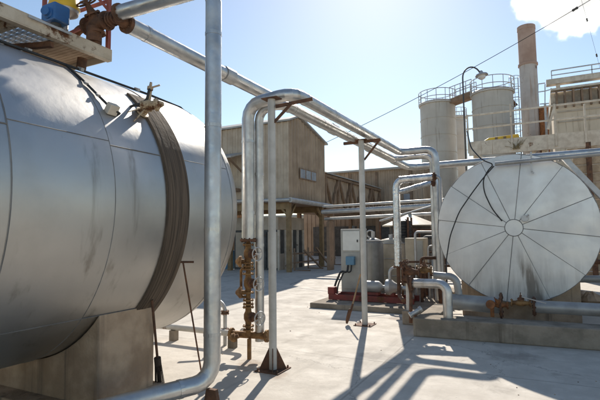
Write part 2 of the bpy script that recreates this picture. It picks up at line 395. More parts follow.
ft = thing('nozzle_fitting', 'rusty cream nozzle fitting with a black hose on the shoulder of the big silver tank', 'fitting', TS(142, 113))
c0 = TS(142, 113, 0); nrm = (c0-V((TX, c0.y, TZ))).normalized()
c1 = c0+nrm*.1
mb = MB(); mb.lathe(c0, nrm, [(0, .07), (.015, .07), (.018, .045), (.09, .04), (.1, .035)], 20); mb.build('base_flange', fitm, ft)
mb = MB(); e = atF(163, 104, c1.dot(_f0)); ax = (e-c1).normalized()
mb.lathe(c1-ax*.07, ax, [(0, .03), (.01, .06), (.1, .062), (.11, .045), (.14, .045), (.145, .065), (.17, .065), (.185, .04), (.23, .018)], 18); mb.build('body', fitm, ft)
mb = MB(); t = atF(150, 90, c1.dot(_f0)); mb.tube([c1, c1.lerp(t, .5), t], .022, 12); mb.lathe(t, (t-c1), [(0, .03), (.035, .03), (.04, .015), (.08, .012)], 12)
mb.beam(t+V((-.015, 0, .02)), atF(160, 85, c1.dot(_f0)), .014); mb.build('neck', fitm, ft)
for q in ((128, 112), (134, 121)): MB().beam(TS(*q, 0), c1, .01).build('bracket', fitm, ft)
mb = MB(); F = c1.dot(_f0); mb.tube([jb.matrix_world.translation*0+p, p+nrm*.04+V((0, .05, -.05)), atF(121, 115, F-.02), atF(128, 107, F-.03), atF(140, 104, F-.04), atF(147, 100, F-.03), atF(149, 90, F-.03), atF(151, 88, F)], .013, 10, bend=.08); mb.build('hose', black, ft)

for i, y0 in enumerate((2.87, -2.2)):
    y1 = y0+.68
    sd = thing('concrete_saddle', ('stained concrete saddle block under the front of the big silver tank', 'second concrete saddle under the rear of the big silver tank')[i], 'support', (TX, (y0+y1)/2, 0))
    poly = [V((TX+1.12, y0, 0)), V((TX+1.12, y0, .905))]
    for k in range(1, 24): a = R_(-41.7-(180-2*41.7)*k/24); poly.append(V((TX+(TR+.004)*math.cos(a), y0, TZ+(TR+.004)*math.sin(a))))
    poly += [V((TX-1.12, y0, .905)), V((TX-1.12, y0, 0))]
    MB().prism(poly[::-1], (0, y1-y0, 0)).build('block', conc, sd, bevel=.015)
    MB().box(TX-1.3, TX+1.22, y0-.22, y1+.1, 0, .1).build('plinth', conc, sd, bevel=.012)

# ------------------------------------------------------------------ walkway on the tank
PX1 = -4.05; _q = atX(112, 60.5, PX1); PY1, PZ = _q.y, _q.z
pf = thing('walkway_platform', 'rusty cream steel walkway platform with grating on top of the big silver tank', 'platform', (-4.6, 1.5, PZ))
mb = MB()
X0 = -5.25
for x in (PX1, X0):
    s_ = -1 if x == PX1 else 1
    mb.box(min(x, x+s_*.012), max(x, x+s_*.012), -2.6, PY1, PZ, PZ+.11); mb.box(min(x, x+s_*.07), max(x, x+s_*.07), -2.6, PY1, PZ-.012, PZ-.0); mb.box(min(x, x+s_*.07), max(x, x+s_*.07), -2.6, PY1, PZ+.11, PZ+.12)
mb.box(X0+.075, PX1-.075, PY1-.012, PY1, PZ, PZ+.11)
for y in (2.42, 1.55, .5, -.6, -1.7): mb.box(X0+.02, PX1-.02, y-.03, y+.03, PZ+.002, PZ+.068)
mb.build('frame', cream, pf, bevel=.003)
mb = MB()
y = -2.55
while y < PY1-.05:
    if not (2.46 < y < 2.88): mb.box(X0+.02, PX1-.03, y, y+.045, PZ+.07, PZ+.085)
    y += .05
mb.box(X0+.02, PX1-.03, -2.55, 2.46, PZ+.086, PZ+.1); mb.box(X0+.02, PX1-.03, 2.9, PY1-.02, PZ+.086, PZ+.1)
mb.build('deck', deckm, pf)
mb = MB()
for k in range(9): yy = 2.48+k*.052; mb.box(X0+.03, PX1-.03, yy, yy+.012, PZ+.072, PZ+.1)
for k in range(13): xx = X0+.08+k*.095; mb.box(xx, xx+.012, 2.46, 2.9, PZ+.075, PZ+.098)
mb.build('grating', galv, pf)
mb = MB()
for y in (PY1-.03, 1.2, -.9):
    mb.box(PX1-.05, PX1-.012, y-.02, y+.02, PZ+.121, PZ+1.2)
mb.beam((PX1-.03, PY1-.03, PZ+1.18), (PX1-.03, -2.4, PZ+1.18), .04); mb.beam((PX1-.03, PY1-.03, PZ+.68), (X0+.03, PY1-.03, PZ+.68), .03)
mb.beam((PX1-.03, PY1-.03, PZ+.52), (PX1-.4, PY1-.35, PZ+.2), .03); mb.beam((PX1-.03, PY1-.03, PZ+.56), (PX1-.3, PY1-.2, PZ+.95), .03)
mb.box(X0+.012, X0+.05, PY1-.05, PY1-.01, PZ+.121, PZ+1.2)
mb.build('railing', redp, pf)
mb = MB(); mb.beam((PX1-.05, 2.75, PZ-.06), (X0+.3, 2.45, PZ-.06), .05); mb.tube([(PX1-.2, 3.2, PZ-.013), (PX1-.22, 3.2, PZ-.14)], .05, 12)
mb.build('bracket', rust, pf)

mq = atF(56, 24, 4.62); mx, my, mz = mq.x, mq.y, mq.z; zt = PZ+.102
mo = thing('actuator_motor', 'blue motor with a yellow cap standing on the tank walkway', 'motor', (mx, my, zt))
mb = MB(); mb.lathe((mx, my, zt), (0, 0, 1), [(0, .12), (.02, .12), (.02, .05), (mz-zt, .05)], 20); mb.build('base', darkm, mo)
mb = MB(); mb.box(mx-.12, mx+.1, my-.09, my+.09, mz, mz+.19); mb.build('body', blue, mo, bevel=.015)
MB().lathe((mx-.01, my-.06, mz+.08), (.4, -1, 0), [(0, .06), (.05, .06), (.06, .045), (.09, .045)], 18).build('end_cover', blue, mo)
cq = atF(64, 15.5, 4.74)
mb = MB(); mb.lathe(cq-V((0, 0, cq.z-zt)), (0, 0, 1), [(0, .1), (.02, .1), (.02, .045), (cq.z-zt-.03, .045), (cq.z-zt, .1), (cq.z-zt+.02, .14), (cq.z-zt+.05, .15)], 28); mb.beam(cq-V((0, 0, .06)), V((mx, my+.08, cq.z-.06)), .06); mb.build('collar', galv, mo)
MB().lathe(cq+V((0, 0, .051)), (0, 0, 1), [(0, .15), (.03, .16), (.06, .15), (.2, .14), (.25, .09)], 28).build('cap', yellow, mo)

vt = thing('flanged_valve', 'rusty flanged valve at the end of the tank walkway, joining the overhead pipes', 'valve', (-4.05, 3.2, zt))
vc = V((-4.1, PY1-.16, zt+.26))
valve(vt, vc, (1, 0, 0), (-.15, -.5, .85), .075, rust, True, .3, rust, .1, .23)
mb = MB(); mb.tube([vc, vc-V((0, 0, .255))], .05, 14); flange(mb, vc-V((0, 0, .1)), (0, 0, 1), .09); mb.cyl(vc-V((0.02, .02, .21)), vc-V((.02, .02, .05)), .08, 14)
mb.tube([vc+V((.18, 0, 0)), vc+V((.28, 0, 0))], .06, 14); pass; mb.build('body', rust, vt); mb = MB(); mb.tube([vc+V((-.15, 0, 0)), vc+V((-.36, 0, 0)), vc+V((-.36, 0, -.25))], .045, 14, bend=.1)
mb.build('elbow', rust, vt)
mb = MB(); flange(mb, vc+V((.24, 0, 0)), (1, 0, 0), .075, .02); flange(mb, vc+V((.2, .0, 0)), (1, 0, 0), .075, .02); mb.build('flange', rust, vt)

# ------------------------------------------------------------------ overhead pipes
P2 = atZ(212, 381, .31)
VX, VY = P2.x, P2.y
ip = thing('insulated_pipe', 'silver clad pipe standing upright in front of the big tank, bending along the floor', 'pipe', (VX, VY, 0))
lo = atZ(60, 420, .27)
pts = [V((-3.74, 3.22, 3.92)), V((VX, VY, 3.98)), V((VX, VY, .31)), lo]
mb = MB(); mb.tube(pts, .076, 40, bend=.17, bn=4)
for z in (3.5, 2.62, 1.66, .72): clampband(mb, (VX, VY, z), (0, 0, 1), .076, .03, .003)
pipe_bands(mb, [V((VX, VY, .31)), lo], .076, .9, .3)
mb.build('cladding', cladp, ip, sharp=14)
mb = MB(); mb.box(VX-.1, VX+.1, VY-.09, VY+.09, 0, .012); mb.prism([(VX-.1, VY-.02, .013), (VX+.1, VY-.02, .013), (VX+.05, VY-.02, .24), (VX-.05, VY-.02, .24)], (0, .04, 0)); mb.build('foot', rust, ip)
mb = MB(); flange(mb, (-3.72, 3.22, 3.92), (1, 0, 0), .095, .035); mb.build('flange', rust, ip)

AX = -3.75; AZ0, AZ1 = atX(127, 24, AX).z, 3.93; AYS = atX(127, 24, AX).y
aend = atX(408, 167.5, -2.9); ast = V((AX, AYS, AZ0))
pa = thing('insulated_pipe', 'long silver clad overhead pipe from the tank valve to the far yard', 'pipe', (AX, 9, 0))
mb = MB(); aright = V((6.5, aend.y, aend.z+.05)); mb.tube([ast, aend, aright], .088, 40, bend=.25, bn=4); pipe_bands(mb, [ast, aend, aright], .088, 1.3); mb.build('cladding', cladp, pa, sharp=14)
mb = MB(); flange(mb, ast+V((0, .0, 0)), (0, 1, 0), .1, .04); mb.tube([ast, ast-V((0, .06, 0)), vc+V((.3, 0, 0))], .06, 14, bend=.04); mb.build('flange', rust, pa)
for k in (1.6, 3.0, 4.6, 6.3, 7.8):
    mb = MB(); c = ast+(aend-ast).normalized()*k; mb.lathe(c-(aend-ast).normalized()*.09, aend-ast, [(0, .09), (0, .103), (.18, .103), (.18, .09)], 20, True, False)
    mb.build('pipe_shoe', galv, pa)
for (x, y) in ((2.2, aend.y), (6, aend.y)):
    mb = MB(); mb.box(x-.05, x+.05, y-.05, y+.05, 0, aend.z-.08); mb.box(x-.15, x+.15, y-.06, y+.06, aend.z-.16, aend.z-.12)
    mb.build('post', polep, pa)

BX, BZ, BY0, BY1 = -2.66, 3.42, 5.05, 10.3
bl = atY(248, 104, BY0)
b1p = [V((bl.x, BY0, 1.55)), V((bl.x, BY0, BZ-.06)), V((BX, BY0, BZ)), V((BX, BY1, BZ+.06)), V((-1.86, BY1, BZ+.06)), V((-1.83, BY1, .75))]
pb = thing('insulated_pipe', 'thick silver clad pipe looping up over the slim poles and down beside the white tank', 'pipe', (bl.x, BY0, 0))
mb = MB(); mb.tube(b1p, .083, 40, bend=.2, bn=4); pipe_bands(mb, b1p, .083, .95, .35); mb.build('cladding', cladp, pb, sharp=14)
mb = MB(); flange(mb, (bl.x, BY0, 1.54), (0, 0, 1), .11, .03); mb.build('flange', rust, pb); mb = MB(); flange(mb, (-1.83, BY1, .75), (0, 0, 1), .12, .03); mb.tube([(-1.83, BY1, .75), (-1.83, BY1, 0)], .06, 14); mb.build('flange', rust, pb)
b2x = atY(259, 150, BY0+.12).x
b2p = [V((b2x, BY0+.12, .22)), V((b2x, BY0+.12, BZ-.1)), V((BX-.2, BY0+.12, BZ-.09)), V((BX-.2, BY1+.25, BZ-.04)), V((-1.98, BY1+.25, BZ-.04)), V((-1.98, BY1+.25, .5))]
pc = thing('insulated_pipe', 'thinner silver clad pipe running alongside the looping thick one', 'pipe', (b2x, BY0+.12, 0))
mb = MB(); mb.tube(b2p, .06, 40, bend=.18, bn=4); pipe_bands(mb, b2p, .06, .95, .3); mb.tube([(-1.98, BY1+.25, .5), (-1.98, BY1+.25, 0)], .04, 12); mb.build('cladding', cladp, pc, sharp=14)

# poles
def pole(base, topz, r, label, gus):
    t = thing('support_pole', label, 'pole', base, 'slim pipe support poles')
    x, y = base.x, base.y
    MB().cyl((x, y, .012), (x, y, topz), r, 20).build('post', polep, t)
    mb = MB(); mb.box(x-.16, x+.16, y-.16, y+.16, 0, .012)
    if gus:
        for k in range(4):
            a = k*math.pi/2+.5; e = V((math.cos(a), math.sin(a), 0)); q = V((-e.y, e.x, 0))*.005
            mb.prism([V((x, y, .013))+e*r-q, V((x, y, .013))+e*.165-q, V((x, y, .26))+e*r-q], q*2)
    for i in (-1, 1):
        for j in (-1, 1): mb.cyl((x+i*.13, y+j*.13, .011), (x+i*.13, y+j*.13, .04), .011, 6)
    mb.build('base_plate', rust, t)
    mb = MB(); mb.box(x-.11, x+.11, y-.07, y+.07, topz+.001, topz+.013); mb.build('cap_plate', rust, t)
    return t
p1 = atZ(273, 370, .0); p2 = atZ(365, 325, 0)
t1 = pole(p1, BZ-.13, .047, 'slim pale pole on a rusty gusseted base, nearest the camera', True)
mb = MB(); z = BZ-.11
mb.beam((p1.x+.06, p1.y, z-.12), (p1.x+.5, p1.y+.14, z-.05), .035); mb.beam((p1.x+.03, p1.y, z-.32), (p1.x+.24, p1.y+.06, z-.1), .03); mb.build('arm', rust, t1)
mb = MB(); mb.cyl((p1.x, p1.y, .9), (p1.x, p1.y, 1.02), .0485, 20); mb.build('clamp', polep, t1)
t2 = pole(p2, BZ-.11, .052, 'slim pale pole standing in front of the grey control cabinet', False)
mb = MB(); z = BZ-.09
mb.beam((p2.x-.35, p2.y+.03, z-.04), (p2.x+.35, p2.y+.03, z-.04), .05); mb.beam((p2.x+.04, p2.y+.03, z-.38), (p2.x+.32, p2.y+.03, z-.06), .03); mb.build('arm', rust, t2)

# ------------------------------------------------------------------ valve manifold
mx_, my_ = bl.x, BY0
vm = thing('valve_manifold', 'stack of rusty valves with three handwheels at the foot of the looping pipe', 'valves', (mx_, my_, 0))
hs = V((.95, -.3, 0))
for i, z in enumerate((1.36, .98, .55)):
    valve(vm, (mx_, my_, z), (0, 0, 1), hs, .055, rustb, True, .24, galv, .085, .19+.02*i)
mb = MB(); mb.cyl((mx_, my_, .3), (mx_, my_, 1.54), .03, 14)
for z in (1.2, 1.16, .76, .71, .38): flange(mb, (mx_, my_, z), (0, 0, 1), .07, .018, 6)
mb.tube([(mx_-.02, my_, 1.17), (mx_-.1, my_-.02, 1.17), (mx_-.1, my_-.02, .8), (mx_, my_, .8)], .018, 10, bend=.04)
mb.build('riser', rustb, vm)
mb = MB()
for z in (1.26, .86): MB().lathe((mx_-.03, my_-.02, z), (-1, -.5, 0), [(0, .03), (.05, .03), (.05, .075), (.08, .075), (.1, .05), (.13, .02)], 18).build('check_valve', rustb, vm)
mb.lathe((mx_-.12, my_-.05, .3), (-.9, -.5, -.35), [(0, .03), (.04, .03), (.04, .06), (.08, .06), (.11, .03)], 16)
mb.build('check_valve', rustb, vm)
mb = MB(); mb.tube([(mx_-.28, my_+.02, .3), (mx_+.22, my_+.1, .3)], .045, 14); flange(mb, (mx_-.28, my_+.02, .3), (1, .15, 0), .08, .03); flange(mb, (mx_+.22, my_+.1, .3), (1, .15, 0), .08, .03)
mb.box(mx_-.02, mx_+.02, my_, my_+.04, 0, .26); mb.build('base_pipe', rustb, vm)
dp = thing('drain_pipe', 'low pale pipe running under the end of the big tank to the rusty valves', 'pipe', (-4.4, 5.48, 0))
MB().tube([(-7.5, 5.48, .2), (mx_-.3, 5.48, .2), (mx_-.3, my_+.3, .28)], .045, 16, bend=.1).build('tube', polep, dp)
for x in (-6.5, -5.0, -3.9): MB().box(x-.05, x+.05, 5.43, 5.53, 0, .155).build('foot', concd, dp)
q = atZ(225, 337, .12)
fp = thing('drain_stub', 'short flanged drain pipe stub beside the upright silver pipe', 'pipe', (q.x, q.y, 0))
mb = MB(); mb.tube([(q.x, q.y, 0), (q.x, q.y, .58), (q.x-.3, q.y, .72)], .028, 12, bend=.1)
mb.build('tube', galv, fp)
for z in (.2, .46): mb = MB(); flange(mb, (q.x, q.y, z), (0, 0, 1), .06, .018, 6); flange(mb, (q.x, q.y, z+.03), (0, 0, 1), .06, .018, 6); mb.build('flange', rust, fp)

# leaning bars by the saddle
a, b = atZ(202, 376, .02), TS(183, 262, .03)
tb = thing('key_bar', 'thin T-handled rusty key bar leaning against the big tank', 'tool', a)
MB().tube([a, b], .009, 8).build('rod', rust, tb)
dd = (RT*1).normalized(); MB().tube([b-dd*.1, b+dd*.11], .011, 8).build('handle', rust, tb)
bt_ = V((TX+1.22+.12, 3.42, 0)); a = atX(163, 388, -3.28); a = atZ(160, 386, .05)
brm = thing('broom', 'dark worn broom leaning between the tank and its concrete saddle', 'broom', (a.x, a.y, 0))
b = atX(152, 300, TX+1.2)
MB().tube([a+(b-a)*.22, b], .013, 8).build('handle', rust, brm)
mb = MB(); ax = (b-a).normalized(); x, y, z = frame(ax)
for k in range(45):
    th = random.random()*6.28; r0 = random.random()*.03; r1 = r0*1.5+.006
    mb.tube([a+ax*.3+x*r0*math.cos(th)+y*r0*math.sin(th), a+x*r1*math.cos(th)+y*r1*math.sin(th)+ax*random.uniform(-.02, .03)], .005, 4)
mb.cyl(a+ax*.24, a+ax*.32, .036, 12)
mb.build('bristles', bristle, brm)

# ------------------------------------------------------------------ right white tank
hub = atY(514, 226.5, 8.9); top = atY(517.5, 154, 8.9)
WX, WZ, WR, WY = hub.x, hub.z, 1.31, 8.9
WZ = top.z-WR
wt = thing('storage_tank', 'white horizontal tank with its round segmented end facing the yard', 'tank', (WX, WY, 0))
mb = MB(); N = 72
mb.lathe((WX, 0, WZ), (0, 1, 0), [(WY+.0, WR-.03), (WY+.012, WR), (WY+.06, WR), (WY+.062, WR-.004), (WY+1.5, WR-.004), (WY+1.5, WR), (WY+3, WR), (WY+3, WR-.004), (WY+5.2, WR-.004), (WY+5.4, WR*.8), (WY+5.5, WR*.3)], 80)
mb.build('shell', clad, wt)
SEG, A0 = 12, 7.5
def wf(r, a, o=0): return V((WX+r*math.sin(R_(a)), WY-.002-.07*(1-(r/WR)**2)-o, WZ+r*math.cos(R_(a))))
mb = MB()
rr = [.13, .35, .6, .85, 1.1, WR-.004]
for s_ in range(SEG):
    aa = [A0+s_*30+30*k/6 for k in range(7)]; base = len(mb.v); oo = .004*(s_ % 2)+random.uniform(0, .002)
    tl = random.uniform(-.012, .012)
    for ia, a in enumerate(aa):
        for r in rr: mb.v.append(wf(r, a, oo+tl*(ia/6-.5)*r+.006*math.sin(math.pi*ia/6)*r))
    for i in range(6):
        for j in range(5): q = base+i*6+j; mb.face([q, q+1, q+7, q+6], True)
base = len(mb.v)
for a in range(0, 360, 10): mb.v.append(wf(.15, a, .012))
mb.face([base+i for i in range(36)])
def end_mat():
    mt = white.copy(); mt.name = 'white_dished_end_stained'; n, l = mt.node_tree.nodes, mt.node_tree.links; b = n['Principled BSDF']
    src = b.inputs['Base Color'].links[0].from_socket
    tc = n.new('ShaderNodeTexCoord'); sp = n.new('ShaderNodeSeparateXYZ'); l.new(tc.outputs['Object'], sp.inputs[0])
    nz = n.new('ShaderNodeTexNoise'); nz.inputs['Scale'].default_value = 1; nz.inputs['Detail'].default_value = 6; nz.inputs['Roughness'].default_value = .7
    mp = n.new('ShaderNodeMapping'); mp.inputs['Scale'].default_value = (9, 3, .9); l.new(tc.outputs['Object'], mp.inputs[0]); l.new(mp.outputs[0], nz.inputs[0])
    def math_(op, a, bb):
        q = n.new('ShaderNodeMath'); q.operation = op
        for i, v in enumerate((a, bb)):
            if isinstance(v, (int, float)): q.inputs[i].default_value = v
            else: l.new(v, q.inputs[i])
        return q.outputs[0]
    def mr(s, a, bb, c=0, d=1):
        r = n.new('ShaderNodeMapRange'); r.interpolation_type = 'SMOOTHSTEP'
        for i, v in zip((1, 2, 3, 4), (a, bb, c, d)): r.inputs[i].default_value = v
        l.new(s, r.inputs[0]); return r.outputs[0]
    dx = math_('ADD', sp.outputs['X'], math_('MULTIPLY', math_('SUBTRACT', nz.outputs[0], .5), .22))
    dx = math_('SUBTRACT', dx, math_('MULTIPLY', math_('SUBTRACT', WZ, sp.outputs['Z']), .25))
    wedge = math_('MULTIPLY', mr(math_('ABSOLUTE', dx, 0), .03, .17, 1, 0), mr(sp.outputs['Z'], WZ-.95, WZ-.2, 1, .0))
    wedge = math_('MULTIPLY', wedge, mr(nz.outputs[0], .32, .6, .25, 1))
    low = math_('MULTIPLY', mr(sp.outputs['Z'], WZ-1.3, WZ-.3, .35, 0), mr(nz.outputs[0], .4, .62))
    fac = math_('MINIMUM', math_('ADD', wedge, low), .85)
    mx = n.new('ShaderNodeMix'); mx.data_type = 'RGBA'; l.new(fac, mx.inputs['Factor']); l.new(src, mx.inputs[6]); mx.inputs[7].default_value = (.17, .145, .12, 1)
    l.new(mx.outputs[2], b.inputs['Base Color']); return mt
ef = mb.build('end_cap', end_mat(), wt)
mb = MB()
for s_ in range(SEG):
    a = A0+s_*30
    mb.tube([wf(r, a, .004) for r in rr], .0055, 5)
mb.torus((WX, WY-.078, WZ), (0, 1, 0), .145, .008, 36, 6); mb.torus((WX, WY, WZ), (0, 1, 0), WR-.004, .01, 90, 6)
mb.build('seam', seamdark, wt)
nz = atY(525, 218.5, WY-.08); mb = MB(); mb.lathe(nz, (0, -1, 0), [(0, .06), (.02, .06), (.02, .04), (.07, .035), (.07, .055), (.1, .055)], 16); mb.tube([nz+V((0, -.08, 0)), nz+V((.06, -.1, .06))], .015, 8); mb.build('nozzle', galv, wt)
for y in (WY+.6, WY+4):
    MB().prism([(WX-1.0, y, .0), (WX+1.0, y, .0), (WX+1.0, y, WZ-WR*.62), (WX+.5, y, WZ-WR*.93), (WX, y, WZ-WR-.002), (WX-.5, y, WZ-WR*.93), (WX-1.0, y, WZ-WR*.62)], (0, .4, 0)).build('saddle', conc, wt)

# pipe across the top of the white end
fr = thing('conduit_pipe', 'grey pipe crossing in front of the top of the white tank', 'pipe', atY(495, 164, 8.72))
pa_, pb_ = atY(495, 164, 8.72), atY(660, 148, 8.72)
MB().tube([pa_, pb_], .036, 16).build('tube', bluepipe, fr)
mb = MB(); mb.beam(pb_-V((.2, 0, 0)), V((pb_.x-.2, 8.72, 0)), .08); qv = atY(531, 152, 8.76); mb.beam(qv, atY(531.5, 172, 8.76), .03); mb.beam(atY(531.5, 172, 8.76), atY(534, 173, 8.76), .03); mb.build('bracket', galv, fr)
# hoses
def hose(label, pts, r):
    o = MB().tube(pts, r, 10, bend=.12).build('hose', black); return tag(o, label, 'hose')
Yh = 8.72
hose('black hose hanging from the walkway down to the hub of the white tank', [atY(467, 131, Yh+.6), atY(471, 148, Yh+.3), atY(482, 160, Yh), atY(494, 164.5, Yh-.06), atY(489, 169, Yh-.02), atY(483, 179, Yh), atY(484, 192, Yh), atY(492, 209, Yh), atY(502, 221, Yh+.06)], .011)
hose('longer black hose curving down the left rim of the white tank', [atY(494, 166, Yh-.03), atY(484, 177, Yh-.04), atY(472, 193, Yh), atY(459, 212, Yh), atY(450, 236, Yh), atY(446, 262, Yh), atY(447, 290, Yh)], .011)

# ------------------------------------------------------------------ kerb and pipes in front of the white tank
KY = 7.26
KX0 = atY(413, 325, KY).x
kb = MB()
KR = KY+.06*(9-KX0); kb.prism([(KX0, KY, 0), (9, KR, 0), (9, KR+.42, 0), (KX0, KY+.42, 0)], (0, 0, .285)); kb.box(KX0, KX0+.3, KY+.425, 9.0, 0, .27)
tag(kb.build('concrete_kerb', concd, bevel=.02), 'long stained concrete kerb wall in front of the white tank', 'kerb')
def simple_pipe(label, pts, r, mat, bend=.15, bands=False, fl=None, n=18, name='pipe'):
    t = thing(name, label, 'pipe', (pts[0][0], pts[0][1], 0)); mb = MB(); mb.tube(pts, r, n, bend=bend)
    if bands: pipe_bands(mb, pts, r, .9)
    mb.build('tube', mat, t)
    if fl:
        mb = MB()
        for p, d in fl: flange(mb, p, d, r*1.6, .03)
        mb.build('flange', rust, t)
    return t
ya = KY+.75
xa = atY(534, 303, ya).x
simple_pipe('thick grey pipe running right below the white tank', [(xa, ya, .46), (9, ya, .46)], .095, bluepipe, fl=[((xa, ya, .46), (1, 0, 0))])
xb, xc_ = atY(452, 300, ya+.1).x, atY(501, 300, ya+.1).x
simple_pipe('short thick dark grey pipe below the left of the white tank', [(xb, ya+.1, .45), (xc_, ya+.1, .43)], .13, bluepipe, fl=[((xc_, ya+.1, .43), (1, 0, 0))])
pe = [atY(412, 283, KY+.35), atY(429, 281, KY+.3), atY(447, 284, KY+.25), V((0, 0, 0))]; pe[3] = V((pe[2].x, KY+.25, .27))
simple_pipe('silver elbow pipe dropping onto the left end of the kerb', [pe[0], pe[2], pe[3]], .075, cladp, .14, fl=[(pe[0], (1, 0, 0))])
pe = [atY(434, 275, KY+.9), atY(456, 277, KY+.9), atY(461, 308, KY+.9)]
simple_pipe('second grey elbow pipe tucked behind the silver one', pe, .06, bluepipe, .12)
va = thing('gate_valve', 'orange rusty valve on the kerb pipe under the white tank', 'valve', atY(499, 310, ya))
valve(va, atY(500, 305, ya-.05), (1, 0, 0), (-.3, -.3, .5), .045, orange, False, .22)
mb = MB(); c = atY(492, 305, ya-.08); mb.cyl(c, V((c.x, c.y, .27)), .03, 10); mb.lathe(c, (-.2, -.9, .2), [(0, .05), (.06, .05), (.06, .07), (.09, .07)], 14); mb.build('support', orange, va)
vb = thing('lever_valve', 'brassy lever valve beside the orange one under the white tank', 'valve', atY(520, 310, ya-.15))
c = atY(521, 303, ya-.15); valve(vb, c, (1, 0, 0), (0, -.2, 1), .045, rustb, False, .26)
mb = MB(); mb.beam(c+V((0, -.02, .1)), c+V((.34, -.12, .03)), .025, .012); mb.cyl(c+V((0, 0, .06)), c+V((0, 0, .15)), .02, 8); mb.build('lever', galv, vb)
vd = thing('gate_valve', 'rusty valve cluster on the pipes left of the white tank', 'valve', atY(411, 278, KY+.5))
c = atY(411, 272, KY+.6); valve(vd, c, (1, .1, 0), (-.4, -.5, .7), .06, rust, True, .26, rust, .09, .2)
c = atY(424, 270, KY+.75); valve(vd, c, (1, .1, 0), (.1, -.2, 1), .055, rustb, False, .24)
c2 = atY(409, 287, KY+.5); mb = MB(); mb.tube([atY(400, 262, KY+.6), atY(406, 272, KY+.6), atY(411, 292, KY+.55), V((c2.x, KY+.55, .1))], .03, 10, bend=.08); mb.build('riser', rust, vd)
c = atY(416, 306, KY+.15); vl = thing('pipe_coupling', 'small pale coupling lying slanted on the kerb end', 'fitting', (c.x, c.y, .27))
d = (RT*.8+V((0, 0, .45))).normalized(); mb = MB(); c = V((c.x, c.y, .36)); mb.lathe(c-d*.12, d, [(0, .05), (.03, .05), (.03, .035), (.18, .035), (.18, .05), (.22, .05)], 16); mb.build('tube', galv, vl)
mb = MB(); mb.beam(c-d*.05, V((c.x, c.y, .27)), .04); mb.build('foot', rust, vl)
ps = atZ(408, 325, 0)
st = thing('pipe_stand', 'pale post on a small concrete block at the end of the kerb', 'stand', (ps.x, ps.y, 0))
MB().box(ps.x-.1, ps.x+.1, ps.y+.0, ps.y+.2, 0, .24).build('block', concd, st, bevel=.012)
MB().cyl((ps.x, ps.y+.1, .24), (ps.x, ps.y+.1, .72), .045, 14).build('post', polep, st)
mb = MB(); mb.box(ps.x-.1, ps.x+.1, ps.y+.04, ps.y+.16, .721, .735); mb.lathe((ps.x-.08, ps.y+.1, .79), (1, 0, 0), [(0, .06), (.16, .06)], 14); mb.build('saddle_clamp', rust, st)

# ------------------------------------------------------------------ foil clad pipe
FY = 9.7
fx = atY(396.5, 200, FY); fz = atY(400, 180, FY).z
sp_ = thing('foil_clad_pipe', 'bright crumpled-foil clad pipe rising and turning right in front of the silo', 'pipe', (fx.x, FY, 0))
ftop = [V((fx.x, FY, .9)), V((fx.x, FY, fz)), V((atY(434, 178, FY).x, FY, fz+.02))]
mb = MB(); mb.tube(ftop, .078, 40, bend=.17, bn=4)
pipe_bands(mb, ftop, .078, .3, .1)
fb = atY(399, 192, FY); fc = atY(433, 182, FY+.5); mb.tube([V((fx.x, FY, fb.z)), fb, fc], .055, 16, bend=.05); pipe_bands(mb, [fb, fc], .055, .3, .1)
mb.build('cladding', foil, sp_, sharp=14)
mb = MB(); flange(mb, (fx.x, FY, .9), (0, 0, 1), .11, .03); mb.tube([(fx.x, FY, .9), (fx.x, FY, .3), (fx.x+.3, FY-.8, .3)], .04, 12, bend=.1)
mb.build('flange', rust, sp_)
for p in ((ftop[2]), fc): mb = MB(); flange(mb, p, (1, 0, 0), .1, .03); mb.tube([p, V((p.x+.05, p.y, p.z))], .06, 12); mb.build('flange', rust, sp_)
MB().tube([ftop[2]+V((.05, 0, 0)), V((ftop[2].x+.12, FY, fz)), V((ftop[2].x+.12, FY, .0))], .035, 12, bend=.06).build('drop_leg', galv, sp_)

# ------------------------------------------------------------------ skid equipment
SX0, SX1, SY0 = -4.45, KX0-.12, 9.15
tag(MB().box(SX0, SX1, SY0, 13.2, 0, .11).build('concrete_slab', concd, bevel=.015), 'low concrete slab carrying the control cabinet and pumps', 'slab')
ca = atY(341.5, 290, 10.4); cb = atY(362, 290, 10.4); zc = atY(350, 229, 10.4).z
cc = thing('control_cabinet', 'grey upright control cabinet with pale door panels and a blue box', 'cabinet', ((ca.x+cb.x)/2, 10.6, .11))
MB().box(ca.x, cb.x, 10.4, 10.85, .16, zc).build('body', cab, cc, bevel=.01)
MB().box(ca.x+.06, cb.x-.03, 10.385, 10.398, zc-.52, zc-.05).build('door', cabl, cc, bevel=.004)
MB().box(ca.x+.06, cb.x-.03, 10.385, 10.398, .3, zc-.57).build('door', cab, cc, bevel=.004)
mb = MB(); mb.box(ca.x+.17, ca.x+.38, 10.27, 10.384, zc-.86, zc-.66); mb.build('blue_box', bluel, cc, bevel=.008)
mb = MB(); mb.cyl(((ca.x+cb.x)/2, 10.6, zc), ((ca.x+cb.x)/2, 10.6, zc+.08), .03, 10); mb.box(cb.x-.1, cb.x-.07, 10.37, 10.384, zc-.32, zc-.26); mb.build('handle', darkm, cc)
MB().box(ca.x, cb.x, 10.42, 10.83, .11, .159).build('plinth', darkm, cc)
for k, (lab, dx, rr_) in enumerate((('thick blue-black hose looping from the blue box to the slab', 0, .025), ('thinner black hose beside the loop below the blue box', .09, .018))):
    p0 = V((ca.x+.22+dx, 10.3, zc-.85)); o = MB().tube([p0, p0+V((0, -.06, -.2)), V((ca.x+.1+dx, 10.15, .75)), V((ca.x-.05+dx*.8, 10.1, .4)), V((ca.x-.08+dx, 10.1, .16)), V((ca.x+.25+dx, 10.0, .135+.002*k))], rr_, 10, bend=.15).build('hose', black); tag(o, lab, 'hose')
